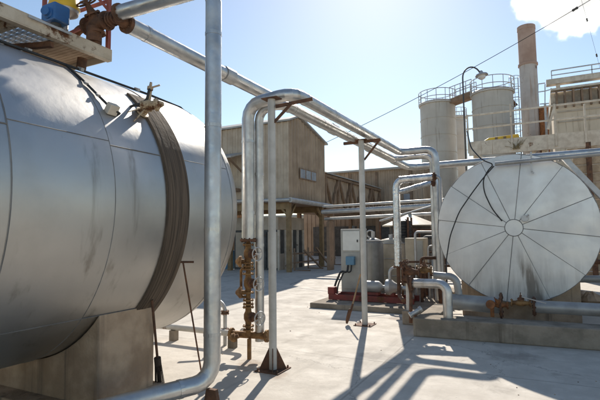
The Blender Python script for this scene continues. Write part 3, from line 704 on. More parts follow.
sk = thing('pump_skid', 'red skid frame with a grey pump and red motor behind the pale pole', 'pump', ((ca.x+cb.x)/2+.4, 10, .11))
x0, x1 = ca.x-.05, ca.x+1.9
mb = MB(); mb.beam((x0, 9.75, .18), (x1, 9.75, .18), .06, .12); mb.beam((x0, 10.25, .18), (x1, 10.25, .18), .06, .12)
for x in (x0+.1, (x0+x1)/2, x1-.1): mb.beam((x, 9.78, .18), (x, 10.22, .18), .06, .1)
mb.build('frame', redskid, sk)
px_ = cb.x+.3
MB().lathe((px_-.12, 10, .42), (1, 0, 0), [(0, .08), (.02, .13), (.36, .13), (.4, .1), (.46, .04), (.56, .04)], 20).build('motor', bluepipe, sk)
MB().lathe((px_+.4, 10, .42), (1, 0, 0), [(0, .08), (.02, .17), (.12, .18), (.2, .12), (.3, .07), (.32, .1), (.35, .1)], 20).build('pump_casing', galv, sk)
mb = MB(); mb.box(px_-.1, px_+.25, 9.9, 10.1, .24, .3); mb.box(px_+.42, px_+.6, 9.92, 10.08, .24, .3); mb.build('mount', redskid, sk)
mb = MB(); mb.tube([(px_+.5, 10, .55), (px_+.5, 10, .85), (px_+.9, 10.1, .85)], .04, 12, bend=.12); mb.tube([(px_+.75, 10, .42), (px_+.95, 9.9, .42), (px_+1.05, 9.7, .25)], .05, 12, bend=.1); mb.build('pipe', galv, sk)
MB().box(x0-.02, x0+.14, 9.72, 9.9, .24, .4).build('junction_box', redskid, sk, bevel=.01)
dkc = atY(374, 280, 11.5)
dk = thing('pressure_vessel', 'dull grey upright vessel standing right behind the control cabinet', 'vessel', (dkc.x, 11.5, .11))
zt_ = atY(374, 236, 11.5).z
MB().lathe((dkc.x, 11.5, .2), (0, 0, 1), [(0, .18), (.06, .26), (zt_-.4, .26), (zt_-.3, .2), (zt_-.25, .06)], 28).build('body', vesm, dk)
mb = MB(); mb.cyl((dkc.x, 11.5, zt_-.1), (dkc.x, 11.5, zt_+.12), .05, 12); mb.build('neck', galv, dk); MB().torus((dkc.x-.05, 11.45, zt_+.05), (0, 1, .3), .1, .02).build('lifting_ring', galv, dk); MB().box(dkc.x-.2, dkc.x+.2, 11.3, 11.7, .11, .199).build('base', galv, dk)
tv = atY(392, 280, 12.2); zt2 = atY(392, 238, 12.2).z
tv_ = thing('pressure_vessel', 'tan upright vessel between the dull grey one and the beige box', 'vessel', (tv.x, 12.2, .11))
MB().lathe((tv.x, 12.2, .12), (0, 0, 1), [(0, .34), (.02, .36), (zt2-.3, .36), (zt2-.16, .25), (zt2-.12, .05)], 32).build('body', beige, tv_)
mb = MB()
for z in (.5, .95, 1.35): MB().torus((tv.x, 12.2, z), (0, 0, 1), .362, .012, 32, 6).build('hoop', galv, tv_)
mb.cyl((tv.x, 12.2, zt2-.05), (tv.x, 12.2, zt2+.1), .06, 12); mb.build('nozzle', galv, tv_)
b0, b1 = atY(405.5, 267, 10.9), atY(424, 238, 10.9)
bx_ = thing('equipment_box', 'beige steel box on posts beside the foil clad pipe', 'box', ((b0.x+b1.x)/2, 11.0, 0))
MB().box(b0.x, b1.x, 10.9, 11.35, b0.z, b1.z).build('body', beige, bx_, bevel=.012)
MB().box(b0.x+.22, b1.x-.03, 10.885, 10.898, b0.z+.06, b1.z-.06).build('door', cab, bx_, bevel=.004)
for (x, y) in ((b0.x+.04, 10.95), (b1.x-.04, 10.95), (b0.x+.04, 11.3), (b1.x-.04, 11.3)): MB().box(x-.03, x+.03, y-.03, y+.03, .11, b0.z-.001).build('leg', rust, bx_)
kc = atF(410, 225, 14.2); kt = atF(410, 215, 14.2)
kt_ = thing('cone_roof_tank', 'dark tank under a pale shallow cone roof behind the beige box', 'tank', (kc.x, kc.y, 0))
MB().lathe((kc.x, kc.y, 0), (0, 0, 1), [(0, .62), (kc.z-.04, .62)], 32).build('shell', darkm, kt_)
MB().lathe((kc.x, kc.y, kc.z-.04), (0, 0, 1), [(0, .86), (.03, .86), (kt.z-kc.z+.06, .06), (kt.z-kc.z+.14, .05)], 32, False).build('roof', beige, kt_)
bd = atF(403, 238, 12.9); bt2 = atF(403, 221, 12.9)
bdr = thing('black_drum', 'black ribbed drum on a stand showing above the tan vessel', 'drum', (bd.x, bd.y, 0))
mb = MB(); pr = [(0, .24)]; hh = bt2.z-bd.z
for k in range(1, 6): pr += [(hh*k/6-.015, .24), (hh*k/6, .255), (hh*k/6+.015, .24)]
mb.lathe((bd.x, bd.y, bd.z), (0, 0, 1), pr+[(hh, .24), (hh+.05, .1)], 24); mb.build('shell', black, bdr)
for dx, dy in ((-.2, -.2), (.2, -.2), (-.2, .2), (.2, .2)): MB().box(bd.x+dx-.025, bd.x+dx+.025, bd.y+dy-.025, bd.y+dy+.025, .11, bt2.z+.1).build('leg', rust, bdr)
fr_ = thing('scaffold', 'rusty brown steel frame between the beige box and the white tank', 'scaffold', atF(430, 300, 12.5))
mb = MB(); ff = atF(430, 240, 12.5)
for dx in (-.35, .35):
    for dy in (-.3, .3): mb.box(ff.x+dx-.025, ff.x+dx+.025, ff.y+dy-.025, ff.y+dy+.025, 0, 1.75)
for z in (.5, 1.1, 1.7):
    for dy in (-.3, .3): mb.box(ff.x-.32, ff.x+.32, ff.y+dy-.02, ff.y+dy+.02, z-.02, z+.02)
    for dx in (-.35, .35): mb.box(ff.x+dx-.02, ff.x+dx+.02, ff.y-.27, ff.y+.27, z-.02, z+.02)
mb.build('frame', rust, fr_)
mb = MB(); mb.tube([(ff.x-.2, ff.y, 0), (ff.x-.2, ff.y, 1.5), (ff.x+.6, ff.y, 1.5)], .05, 12, bend=.12); mb.tube([(ff.x+.15, ff.y-.1, 0), (ff.x+.15, ff.y-.1, 2.0)], .04, 12); mb.build('pipe', darkm, fr_)

cl = thing('riser_cluster', 'cluster of thin risers with small rusty valves just left of the white tank', 'pipes', atF(418, 300, 10.4))
for i, (px, F, py) in enumerate(((402, 10.3, 262), (415, 10.6, 232), (421, 10.1, 258), (428, 10.7, 246), (434, 10.4, 266))):
    t = atF(px, py, F); e = V((t.x+.35, t.y+.15, t.z)); o = MB().tube([V((t.x, t.y, .11)), t, e], .022+.006*(i % 3), 12, bend=.07).build('riser', galv if i % 2 else rust, cl)
    mb = MB(); flange(mb, (t.x, t.y, .55+.12*i), (0, 0, 1), .055, .02, 6); mb.build('flange', rust, o)
for px, py, F in ((408, 277, 10.2), (427, 283, 10.0)):
    c = atF(px, py, F); valve(cl, c, (1, 0, 0), (-.2, -.7, .6), .04, rust, True, .18, rust, .06, .14)
cn = thing('cable_conduit', 'thin bent conduit climbing the right side of the control cabinet', 'conduit', (cb.x+.05, 10.5, .11))
mb = MB(); mb.tube([(cb.x+.03, 10.45, .12), (cb.x+.03, 10.45, zc+.12), (cb.x-.1, 10.6, zc+.12), (cb.x-.1, 10.6, zc)], .014, 8, bend=.06); mb.tube([(cb.x+.07, 10.5, .12), (cb.x+.07, 10.5, zc-.3), (cb.x+.4, 10.9, zc-.3)], .012, 8, bend=.06); mb.build('tube', darkm, cn)
# shovel leaning by the pale pole
a, b = atZ(347.5, 324, .02), atF(360.5, 274, (p2.dot(_f0))+.1)
sv = thing('shovel', 'wooden-handled shovel with a rusty blade leaning by the pale pole', 'shovel', a)
d = (b-a).normalized(); MB().tube([a+d*.24, b], .014, 10).build('handle', wood, sv)
x, y, z = frame(d); mb = MB()
prof = [(-.0, .03), (.05, .075), (.12, .09), (.24, .09), (.27, .03)]; L_ = []; 
base = len(mb.v)
for t, wd in prof:
    for k in (-1, -.5, 0, .5, 1): mb.v.append(a+d*t+x*wd*k+y*(.018*(k*k)))
for i in range(len(prof)-1):
    for k in range(4): q = base+i*5+k; mb.face([q, q+1, q+6, q+5], True)
mb.tube([a+d*.23, a+d*.36], .02, 10)
mb.build('blade', rust, sv, solid=.004)

# ------------------------------------------------------------------ shed on columns
HX, HY0, HY1, HZ0, HZ1 = -9.35, 17.3, 21.1, 3.15, 6.45
HXL = -24.0
HR, HRY = 6.95, 18.2
sh_ = thing('industrial_shed', 'tan corrugated shed raised on columns over an open bay', 'building', ((HX+HXL)/2, 19.2, 0))
mb = MB(); mb.corr((HXL, HY0), (HX, HY0), HZ0, HZ1+.15, (0, -1), .3, .04); mb.build('wall', tanl, sh_)
def gtop(u): return HZ1+.15+(HR-HZ1-.15)*u/(HRY-HY0) if u < HRY-HY0 else HR-(HR-6.25)*(u-(HRY-HY0))/(HY1-HRY)
mb = MB(); mb.corr((HX, HY0+.0), (HX, HY1), HZ0, 0, (1, 0), .3, .04, gtop); mb.build('wall', tan, sh_)
mb = MB(); mb.corr((HX, HY1), (HXL, HY1), HZ0, 6.2, (0, 1), .3, .04); mb.build('wall', tan, sh_)
mb = MB()
mb.prism([(HX+.15, HY0-.15, HZ1+.13), (HX+.15, HRY, HR+.03), (HX+.15, HY1+.2, 6.2), (HX+.15, HY1+.2, 6.28), (HX+.15, HRY, HR+.11), (HX+.15, HY0-.15, HZ1+.21)], (HXL-HX-.3, 0, 0)); mb.build('roof', roofm, sh_)
mb = MB(); mb.box(HXL, HX-.02, HY0+.02, HY1-.02, HZ0-.12, HZ0-.001); mb.build('floor_slab', browns, sh_)
wa, wb = atX(299.5, 172, HX+.05), atX(316, 180, HX+.05)
mb = MB(); wz0, wz1 = atX(308, 180.5, HX+.05).z, atX(308, 170, HX+.05).z
mb.box(HX+.042, HX+.075, wa.y, wb.y, wz0, wz1); wn = mb.build('window', browns, sh_)
dy = (wb.y-wa.y)/3
for k in range(3): MB().box(HX+.076, HX+.082, wa.y+dy*k+.05, wa.y+dy*(k+1)-.05, wz0+.05, wz1-.05).build('pane', wind, wn)
mb = MB(); mb.tube([(HX+.22, HY0-.3, HZ0-.05), (HX+.22, HY1+.4, HZ0-.1)], .11, 14); mb.tube([(HX+.22, HY0-.3, HZ0-.05), (HX-2.5, HY0-.3, HZ0+.0)], .08, 14); mb.build('gutter_pipe', galv, sh_)
for (x, y) in ((HX-.1, HY0+.15), (HX-.1, HY1-.2), (HX-3.2, HY0+.15), (HX-6.4, HY0+.15), (HX-9.6, HY0+.15)):
    c = MB().box(x-.09, x+.09, y-.09, y+.09, 0, HZ0-.121).build('column', ochre, sh_)
    mb = MB(); mb.beam((x, y, HZ0-.75), (x-.5, y, HZ0-.2), .09); mb.beam((x, y+.1, HZ0-.75), (x, y+.6 if y < 19 else y-.5, HZ0-.2), .09); mb.build('brace', ochre, c)
mb = MB()
for y in (HY0+.15, HY1-.2): mb.box(HXL, HX-.02, y-.07, y+.07, HZ0-.42, HZ0-.125)
mb.build('beam', ochre, sh_)
mb = MB(); mb.corr((HXL, HY1+1.5), (HX-5, HY1+1.5), 0, HZ0, (0, -1), .3, .04); mb.build('back_wall', browns, sh_)
aw0, aw1 = HX-2.2, HX-7.5
mb = MB(); mb.prism([(aw1, HY0-1.2, 5.0), (aw1, HY0-.05, 5.35), (aw1, HY0-.05, 5.42), (aw1, HY0-1.2, 5.07)], (aw0-aw1, 0, 0)); mb.build('awning', roofm, sh_)
mb = MB()
for x in (aw0-.2, aw0-2, aw0-4): mb.beam((x, HY0-1.1, 5.0), (x, HY0-.04, 4.5), .07)
mb.box(aw1, aw0-.3, HY0-.9, HY0-.05, 3.6, 3.75); mb.box(aw0-1.8, aw0-1.6, HY0-.9, HY0-.7, 0, 3.6); mb.tube([(aw0-2.6, HY0-.5, 5), (aw0-1.2, HY0-.5, 3.4)], .14, 12)
mb.build('framing', browns, sh_)
# hut below
ht = thing('site_hut', 'small pale hut with tan fascia and glazed front under the raised shed', 'hut', (HX-1.6, 19.2, 0))
hx = HX-1.1
MB().box(hx-2.4, hx, 18.2, 20.8, 0, 1.85).build('body', darkm, ht)
MB().box(hx-2.45, hx+.05, 18.15, 20.85, 1.851, 2.45).build('fascia', tanl, ht, bevel=.02)
for k in range(5): y = 18.24+k*.62; MB().box(hx+.002, hx+.08, y-.06, y+.06, 0, 1.85).build('post', creamw, ht)
for k in range(4): y = 18.24+k*.62; MB().box(hx+.003, hx+.03, y+.065, y+.555, 0, .75).build('panel', (tanl, darkm, tanl, darkm)[k], ht)
for k in range(4): x = hx-2.3+k*.6; MB().box(x, x+.5, 18.16, 18.198, .1, 1.75).build('panel', (tanl, cab, darkm, tanl)[k], ht)
bn = thing('bench_rack', 'low rusty steel rack in front of the small hut', 'rack', (HX-.3, 19.5, 0))
mb = MB()
for z in (.35, .75): mb.beam((HX-.3, 18.2, z), (HX-.1, 22.6, z), .07)
for y in (18.3, 19.7, 21, 22.5): mb.beam((HX-.28, y, 0), (HX-.28, y, 1.0), .06); mb.beam((HX-.28, y, 0.0), (HX+.5, y, 0.03), .06)
mb.beam((HX-.1, 18.9, .9), (HX+.25, 20.0, 0.03), .07); mb.beam((HX-.1, 20.2, 1.0), (HX+.2, 21.2, .03), .07)
mb.build('frame', browns, bn)
# crates and drums in the dark bay
for i, (x, y, c_, lab) in enumerate(((HX-3.9, 18.4, bluel, 'blue drum standing in the dark bay under the shed'), (HX-4.6, 18.6, rust, 'rusty drum standing in the dark bay under the shed'))):
    d_ = thing('steel_drum', lab, 'drum', (x, y, 0)); mb = MB(); mb.lathe((x, y, 0), (0, 0, 1), [(0, .28), (.02, .29), (.28, .29), (.29, .3), (.31, .29), (.58, .29), (.59, .3), (.61, .29), (.86, .29), (.88, .3), (.88, .27), (.865, .26)], 24); mb.build('shell', c_, d_)

# truss gallery
gl = thing('truss_gallery', 'brown enclosed truss gallery with diagonal braces leading away from the shed', 'gallery', (HX-1, 26, 0))
GY0, GY1, GZ0, GZ1 = 21.35, 31.0, 2.95, 4.75
MB().corr((HX-.2, GY0), (HX-.2, GY1), GZ0, GZ1, (1, 0), .3, .03).build('wall', tan, gl)
MB().corr((HX-2.4, GY1), (HX-2.4, GY0), GZ0, GZ1, (-1, 0), .3, .03).build('wall', tan, gl)
mb = MB(); mb.prism([(HX+.05, GY0, GZ1+.005), (HX-1.3, GY0, GZ1+.35), (HX-2.65, GY0, GZ1+.005), (HX-2.65, GY0, GZ1+.07), (HX-1.3, GY0, GZ1+.42), (HX+.05, GY0, GZ1+.07)], (0, GY1-GY0, 0)); mb.build('roof', roofm, gl)
MB().box(HX-2.4, HX-.25, GY0, GY1, GZ0-.15, GZ0-.002).build('floor', browns, gl)
mb = MB(); x = HX-.1
mb.beam((x, GY0, GZ1-.08), (x, GY1, GZ1-.08), .14); mb.beam((x, GY0, GZ0+.05), (x, GY1, GZ0+.05), .16)
n = 5; st_ = (GY1-GY0)/n
for k in range(n+1): yy = GY0+st_*k+(.08 if k == 0 else -.08); mb.box(x-.06, x+.06, yy-.07, yy+.07, GZ0+.131, GZ1-.151)
for k in range(n):
    y0, y1 = GY0+st_*k, GY0+st_*(k+1); ym = (y0+y1)/2
    mb.beam((x+.01, y0+.1, GZ1-.2), (x+.01, ym, GZ0+.15), .12); mb.beam((x+.01, y1-.1, GZ1-.2), (x+.01, ym, GZ0+.15), .12)
mb.build('truss', browns, gl)
for y in (GY0+1.4, 27, 30.8): MB().box(HX-.4, HX-.2, y-.1, y+.1, 0, GZ0-.151).build('column', browns, gl); MB().box(HX-2.4, HX-2.2, y-.1, y+.1, 0, GZ0-.151).build('column', browns, gl)

# warehouse beyond
wh = thing('warehouse', 'wide brown warehouse with a pale roof edge behind the gallery', 'building', (-6, 36, 0))
wz = atY(400, 169, 32).z
MB().corr((-16, 32), (-6.6, 32), 0, wz, (0, -1), .35, .05).build('wall', tan, wh)
MB().corr((-6.6, 32), (-6.6, 44), 0, wz, (1, 0), .35, .05).build('wall', tan, wh)
MB().corr((-16, 44), (-16, 32), 0, wz, (-1, 0), .35, .05).build('wall', tan, wh)
MB().prism([(-16.3, 31.7, wz+.01), (-16.3, 38, wz+.75), (-16.3, 44.3, wz+.01), (-16.3, 44.3, wz+.1), (-16.3, 38, wz+.9), (-16.3, 31.7, wz+.14)], (10, 0, 0)).build('roof', roofm, wh)
mb = MB(); q0, q1 = atY(404, 203, 31.93), atY(410, 198, 31.93); mb.box(q0.x, q1.x, 31.9, 31.94, q0.z, q1.z+.3); mb.build('window', wind, wh)
for x in (-12, -10, -7.5): MB().box(x-.08, x+.08, 31.88, 31.945, 0, wz-.1).build('post', browns, wh)
mb = MB(); mb.box(-15, -7.2, 31.6, 31.948, 0, 2.2); mb.build('doorway', darkm, wh)

# pipe rack across the yard behind the skid
rk = thing('pipe_rack', 'two long horizontal pipes on posts running across behind the control cabinet', 'pipes', (-5, 19, 0))
ra, rb_ = atY(322, 212, 19), atY(440, 205, 19)
for dy, dz, r in ((0, 0, .1), (.3, -.31, .07), (.1, .25, .05)): MB().tube([ra+V((0, dy, dz)), rb_+V((1, dy, dz))], r, 14).build('pipe', galv, rk)
for x in (ra.x+.3, (ra.x+rb_.x)/2+.6, rb_.x):
    mb = MB(); mb.box(x-.07, x+.07, 18.95, 19.45, 0, ra.z-.45); mb.box(x-.05, x+.05, 19.02, 19.4, ra.z-.45, ra.z-.4)
    mb.build('post', browns, rk)
sr = thing('hand_rail_pipe', 'thin slanting pipe between the rack and the foil clad pipe', 'pipe', atF(395, 300, 13))
mb = MB(); mb.tube([atF(380, 221, 14), atF(436, 205, 12)], .03, 10); mb.build('tube', galv, sr)
mb = MB(); q_ = atF(380, 221, 14); mb.beam(q_, (q_.x, q_.y, 0), .05); mb.build('post', rust, sr)

# ------------------------------------------------------------------ silos
def silo_(px, top_py, half, F, label, railh=1.05):
    c = atF(px, top_py, F); x, y, z = c.x, c.y, c.z; r = half*F/FPX*1.0
    t = thing('silo', label, 'silo', (x, y, 0), 'upright steel silos behind the white tank')
    mb = MB(); pr = [(0, r)]; zz = 1.2
    while zz < z-.2: pr += [(zz-.02, r), (zz-.02, r+.03), (zz+.02, r+.03), (zz+.02, r)]; zz += 1.35
    pr += [(z-.02, r), (z-.02, r+.1), (z+.06, r+.1), (z+.06, r), (z+.35, .1)]
    mb.lathe((x, y, 0), (0, 0, 1), pr, 40, True); mb.build('shell', silo, t)
    mb = MB()
    for k in range(26):
        a = 2*math.pi*k/26
        if k % 2 == 0: mb.cyl((x+(r+.08)*math.cos(a), y+(r+.08)*math.sin(a), z), (x+(r+.08)*math.cos(a), y+(r+.08)*math.sin(a), z+railh), .028, 6)
    for h in (.5, railh): mb.torus((x, y, z+h), (0, 0, 1), r+.08, .03, 40, 6)
    mb.torus((x, y, z+.12), (0, 0, 1), r+.08, .05, 40, 4)
    mb.build('railing', galv, t); return t, V((x, y, z)), r
s1, c1_, r1_ = silo_(437.5, 106, 17.3, 36, 'left silo with a ring railing, beside the gooseneck lamp')
s2, c2_, r2_ = silo_(492, 95, 19.6, 33, 'widest silo with a ring railing, next to the brown-topped chimney')
s3, c3_, r3_ = silo_(457, 119, 8.5, 42, 'narrow silo half hidden between the two wide silos', .9)
bw = thing('catwalk', 'short steel catwalk joining the tops of the two wide silos', 'catwalk', (c1_+c2_)/2)
p0 = c1_.lerp(c2_, .42)+V((0, 0, -.25)); p0 = c1_+(c2_-c1_).normalized()*(r1_-.1)+V((0, 0, .05)); p1_ = c2_-(c2_-c1_).normalized()*(r2_-.1)+V((0, 0, .05))
p1_.z = min(p0.z, p1_.z)+.25
MB().beam(p0, p1_, 1.0, .35, up=(0, 0, 1)).build('deck', browns, bw)
mb = MB(); sdv = (p1_-p0).cross(V((0, 0, 1))).normalized()*.45
for s_ in (-1, 1):
    for h in (.55, 1.1): mb.beam(p0+sdv*s_+V((0, 0, h)), p1_+sdv*s_+V((0, 0, h)), .05)
    for k in range(5): q = p0.lerp(p1_, k/4)+sdv*s_; mb.beam(q, q+V((0, 0, 1.1)), .05)
mb.build('railing', galv, bw)
# ladder cage on wide silo
lc = thing('caged_ladder', 'tall caged ladder between the widest silo and the chimney', 'ladder', (c2_.x+r2_+.5, c2_.y-.3, 0))
lx, ly = atF(515, 90, 32.6).x, atF(515, 90, 32.6).y; zt3 = atF(515, 82, 32.6).z
mb = MB()
for dx in (-.22, .22): mb.cyl((lx+dx, ly, 0), (lx+dx, ly, zt3+.3), .03, 6)
z = .3
while z < zt3: mb.cyl((lx-.22, ly, z), (lx+.22, ly, z), .015, 5); z += .32
mb.build('ladder', galv, lc)
mb = MB(); z = 2.5
while z < zt3+.3:
    mb.torus((lx, ly-.3, z), (0, 0, 1), .36, .02, 18, 4); z += .8
for k in range(5): a = math.pi+math.pi*k/4; mb.cyl((lx+.36*math.cos(a), ly-.3+.36*math.sin(a), 2.5), (lx+.36*math.cos(a), ly-.3+.36*math.sin(a), zt3+.3), .018, 5)
mb.build('cage', galv, lc)
# chimney
ct, cb_ = atF(526, 27, 34.5), atF(531, 66, 34.5)
ch = thing('chimney', 'tall steel chimney with a scorched brown top, giving off steam', 'chimney', (ct.x, ct.y, 0))
cr = 8.3*34.5/FPX; zm = cb_.z; cx, cy = ct.x, ct.y
MB().lathe((cx, cy, 0), (0, 0, 1), [(0, cr*1.05), (zm*.55, cr*1.05), (zm*.55, cr*1.14), (zm*.55+.12, cr*1.14), (zm*.55+.12, cr*1.03), (zm, cr)], 32).build('lower_shaft', chim, ch)
MB().lathe((cx, cy, zm), (0, 0, 1), [(0, cr*1.12), (.15, cr*1.12), (.15, cr), (ct.z-zm-.3, cr), (ct.z-zm-.3, cr*1.04), (ct.z-zm, cr*1.04), (ct.z-zm, cr*.9), (ct.z-zm-1, cr*.88)], 32).build('upper_shaft', chimr, ch)
dq = atF(545, 122, 34)
MB().lathe((dq.x, dq.y, 0), (0, 0, 1), [(0, .45), (atF(545, 108, 34).z, .45)], 20).build('downpipe', orange, ch)
MB().tube([atF(516, 106, 33), atF(508, 97, 33), atF(500, 96, 32.5)], .16, 12, bend=.4).build('elbow_duct', rust, ch)

# right-hand process building
PB = 30
w0 = atY(553, 104, PB); wtop = w0.z
pbd = thing('process_building', 'tan plant building with dark brackets and white ducts along its top, far right', 'building', (w0.x+5, PB+4, 0))
MB().box(w0.x, w0.x+14, PB, PB+8, 0, wtop).build('wall', tanw, pbd, bevel=.03)
mb = MB(); z1 = atY(556, 91, PB).z
mb.box(w0.x-.1, w0.x+14.1, PB+.3, PB+7, wtop+.001, z1); mb.build('upper_wall', creamw, pbd)
for k in range(34): x = w0.x+.15+k*.42; MB().box(x, x+.1, PB-.2, PB+.298, wtop-.3, z1-.05).build('bracket', browns, pbd)
mb = MB(); z2 = atY(556, 80, PB).z; z3 = atY(556, 86, PB).z
mb.box(w0.x-.3, w0.x+14, PB-.35, PB+.15, z3+.05, z2); mb.box(w0.x-.1, w0.x+14, PB-.32, PB+.2, z1-.02, z3-.2)
for k in range(6): x = w0.x+.2+k*2.4; mb.box(x, x+.2, PB-.2, PB+.1, z3-.198, z3+.048)
mb.build('duct', creamw, pbd)
mb = MB(); zr = atY(560, 70, PB).z
for k in range(8): x = w0.x+k*2.0; mb.beam((x, PB-.1, z2), (x, PB-.1, zr), .05)
mb.beam((w0.x, PB-.1, zr), (w0.x+14, PB-.1, zr), .06); mb.beam((w0.x, PB-.1, (zr+z2)/2), (w0.x+14, PB-.1, (zr+z2)/2), .05)
mb.build('railing', galv, pbd)
mb = MB()
for zy in (112, 122): zz = atY(560, zy, PB).z; MB().box(w0.x+.2, w0.x+14, PB-.03, PB-.001, zz-.05, zz+.05).build('trim', tanl, pbd)
sr2 = thing('side_stair', 'galvanised roof stair frame between the chimney and the plant building', 'stair', atF(544, 100, 34))
q = atF(541, 84, 33); mb = MB()
for (a, b) in (((538, 84), (538, 104)), ((545, 84), (545, 104)), ((551, 88), (551, 106)), ((538, 84), (545, 83)), ((538, 92), (545, 91)), ((545, 91), (552, 89)), ((540, 104), (553, 103))): mb.beam(atF(*a, 33), atF(*b, 33), .07)
mb.beam(atF(545, 104, 33), V((atF(545, 104, 33).x, atF(545, 104, 33).y, 0)), .15)
mb.build('frame', galv, sr2)

# elevated walkway behind the white tank
DY = 20.0
d0, d1 = atY(469, 154, DY), atY(563, 138.5, DY); dt = atY(480, 141, DY).z; db = atY(510, 152.5, DY).z
wk = thing('elevated_walkway', 'off-white elevated walkway with handrails above the white tank', 'walkway', ((d0.x+d1.x)/2, DY, 0))
MB().box(d0.x, d1.x+6, DY, DY+.08, db, dt).build('fascia', creamw, wk)
MB().box(d0.x, d1.x+6, DY+.081, DY+1.6, dt-.12, dt-.02).build('deck', galv, wk)
mb = MB()
for px in (467.5, 511, 555, 585): x = atY(px, 120, DY).x; mb.box(x-.033, x+.033, DY-.06, DY-.002, db+.1, atY(px, 115, DY).z if px < 470 else atY(px, 104, DY).z)
ra, rb = atY(466, 117, DY), atY(556, 104.5, DY); zt4 = (ra.z+rb.z)/2
mb.box(ra.x, rb.x+5, DY-.05, DY+.01, zt4-.03, zt4+.03); mb.box(ra.x, rb.x+5, DY-.05, DY+.01, (zt4+dt)/2-.035, (zt4+dt)/2+.02)
mb.beam(atY(555, 105, DY-.05), atY(548, 129, DY-.05), .09); mb.build('railing', creamw, wk)
mb = MB()
for px in (475, 545, 595): x = atY(px, 150, DY).x; mb.box(x-.1, x+.1, DY+.2, DY+.4, 0, dt-.121)
mb.beam(atY(474, 153, DY+.1), atY(486, 160, DY+.1), .12); mb.beam((atY(475, 150, DY).x+.1, DY+.3, 2.6), (atY(545, 150, DY).x-.1, DY+.3, dt-.3), .12)
mb.build('column', creamw, wk)
ya0, ya1 = atY(482.5, 140, DY+.3), atY(520, 139, DY+.3); yt = thing('yellow_trough', 'yellow trough lying on the elevated walkway in front of the widest silo', 'trough', ((ya0.x+ya1.x)/2, DY+.3, dt-.02))
mb = MB(); mb.prism([(ya0.x, DY+.12, dt-.018), (ya0.x+.25, DY+.12, dt+.12), (ya1.x-.05, DY+.12, dt+.17), (ya1.x, DY+.12, dt-.018)], (0, .5, 0)); mb.build('body', yellow, yt, bevel=.02)
mb = MB(); mb.box(ya0.x+.5, ya0.x+.6, DY+.09, DY+.118, dt, dt+.11); mb.box(ya1.x-.6, ya1.x-.5, DY+.09, DY+.118, dt, dt+.11); mb.build('rib', ochre, yt)
sw = thing('dry_weed', 'tuft of dry weed growing on the edge of the elevated walkway', 'plant', atY(516, 150, DY-.1)); mb = MB(); wb_ = atY(516, 149, DY-.06)
for k in range(20): a = random.uniform(-.7, .7); h = random.uniform(.15, .42); mb.tube([wb_+V((random.uniform(-.15, .15), 0, 0)), wb_+V((a*.3, random.uniform(-.1, .1), h*.6)), wb_+V((a*.6, random.uniform(-.15, .15), h))], .008, 4)
mb.build('stalk', dry, sw)
# bulk structure to the right of the walkway: timber and steel behind the tank
tw = thing('timber_bulkhead', 'stack of weathered timber boards forming a wall behind the white tank, far right', 'wall', (atY(600, 170, 18).x, 18, 0))
x0_ = atY(566, 170, 18).x; z = 0; k = 0
mb = MB(); zb = atY(585, 143, 18).z
while z < zb-.3: mb.box(x0_+random.uniform(0, .25), x0_+6, 18+random.uniform(0, .05), 18.15, z, z+.27); z += .3
mb.build('board', timber, tw, bevel=.015)
mb = MB()
for x in (x0_+.6, x0_+2.6, x0_+4.6): MB().box(x, x+.15, 17.82, 17.97, 0, zb).build('post', rust, tw)
br_ = thing('steel_brace', 'grey diagonal steel brace to the upper right of the white tank', 'brace', atY(600, 300, 11))
mb = MB(); mb.beam(atY(562, 156, 11), atY(640, 236, 11), .16, .1); q = atY(562, 156, 11); mb.beam(q, V((q.x, 11.5, q.z+.0)), .1); q = atY(640, 236, 11); mb.beam(q, V((q.x, q.y, 0)), .14); mb.build('beam', galv, br_)
simple_pipe('grey pipe with a drop leg at the far right behind the white tank', [atY(574, 279, 10.6), atY(640, 279, 10.6), V((atY(640, 279, 10.6).x, 10.6, 0))], .07, bluepipe)
simple_pipe('thin rusty pipe low at the far right behind the white tank', [atY(585, 262, 11.6), atY(640, 262, 11.6), V((atY(640, 262, 11.6).x, 11.6, 0))], .05, rust)
for i, (px, py, lab) in enumerate(((583, 292, 'pale rubble lump at the foot of the pipes, far right'), (592, 296, 'largest rubble lump at the far right edge behind the kerb'))):
    c = atZ(px, py+6, .05); mb = MB(); rng = random.Random(i+3); n1 = 7
    pr = [(0, .12+.05*i), (.06, .2+.05*i), (.13, .17+.04*i), (.2+.06*i, .06)]
    mb.lathe((c.x, c.y, 0), (rng.uniform(-.15, .15), .1, 1), pr, 9, False); mb.v = [v+V((rng.uniform(-.03, .03), rng.uniform(-.03, .03), rng.uniform(0, .03))) for v in mb.v]
    tag(mb.build('rubble', conc), lab, 'rubble')
# ------------------------------------------------------------------ gooseneck lamp
lf = 19.2
lb, lt_ = atF(465.5, 150, lf), atF(464, 78, lf)
lp = thing('street_lamp', 'gooseneck street lamp on a thin curved pole in front of the silos', 'lamp', (lb.x, lb.y, 0))
end = atF(481, 73, lf); pth = [V((lb.x, lb.y, 0)), V((lb.x, lb.y, lt_.z))]
hd = V((end.x-lb.x, end.y-lb.y, 0)); rad = hd.length/2
for k in range(1, 13): a = math.pi*k/13; pth.append(V((lb.x, lb.y, lt_.z))+hd*(.5-.5*math.cos(a))+V((0, 0, rad*1.05*math.sin(a)*1.15)))
pth.append(end+V((0, 0, .06)))
MB().tube(pth, .032, 10).build('pole', darkm, lp)
MB().lathe(end+V((0, 0, .1)), (0.1, 0, -1), [(0, .05), (.06, .08), (.12, .1), (.16, .24), (.22, .27), (.24, .24)], 20).build('shade', galv, lp)
MB().lathe(end+V((.02, 0, -.13)), (0, 0, -1), [(0, .17), (.1, .15), (.16, .06)], 16).build('lamp_glass', glassl, lp)
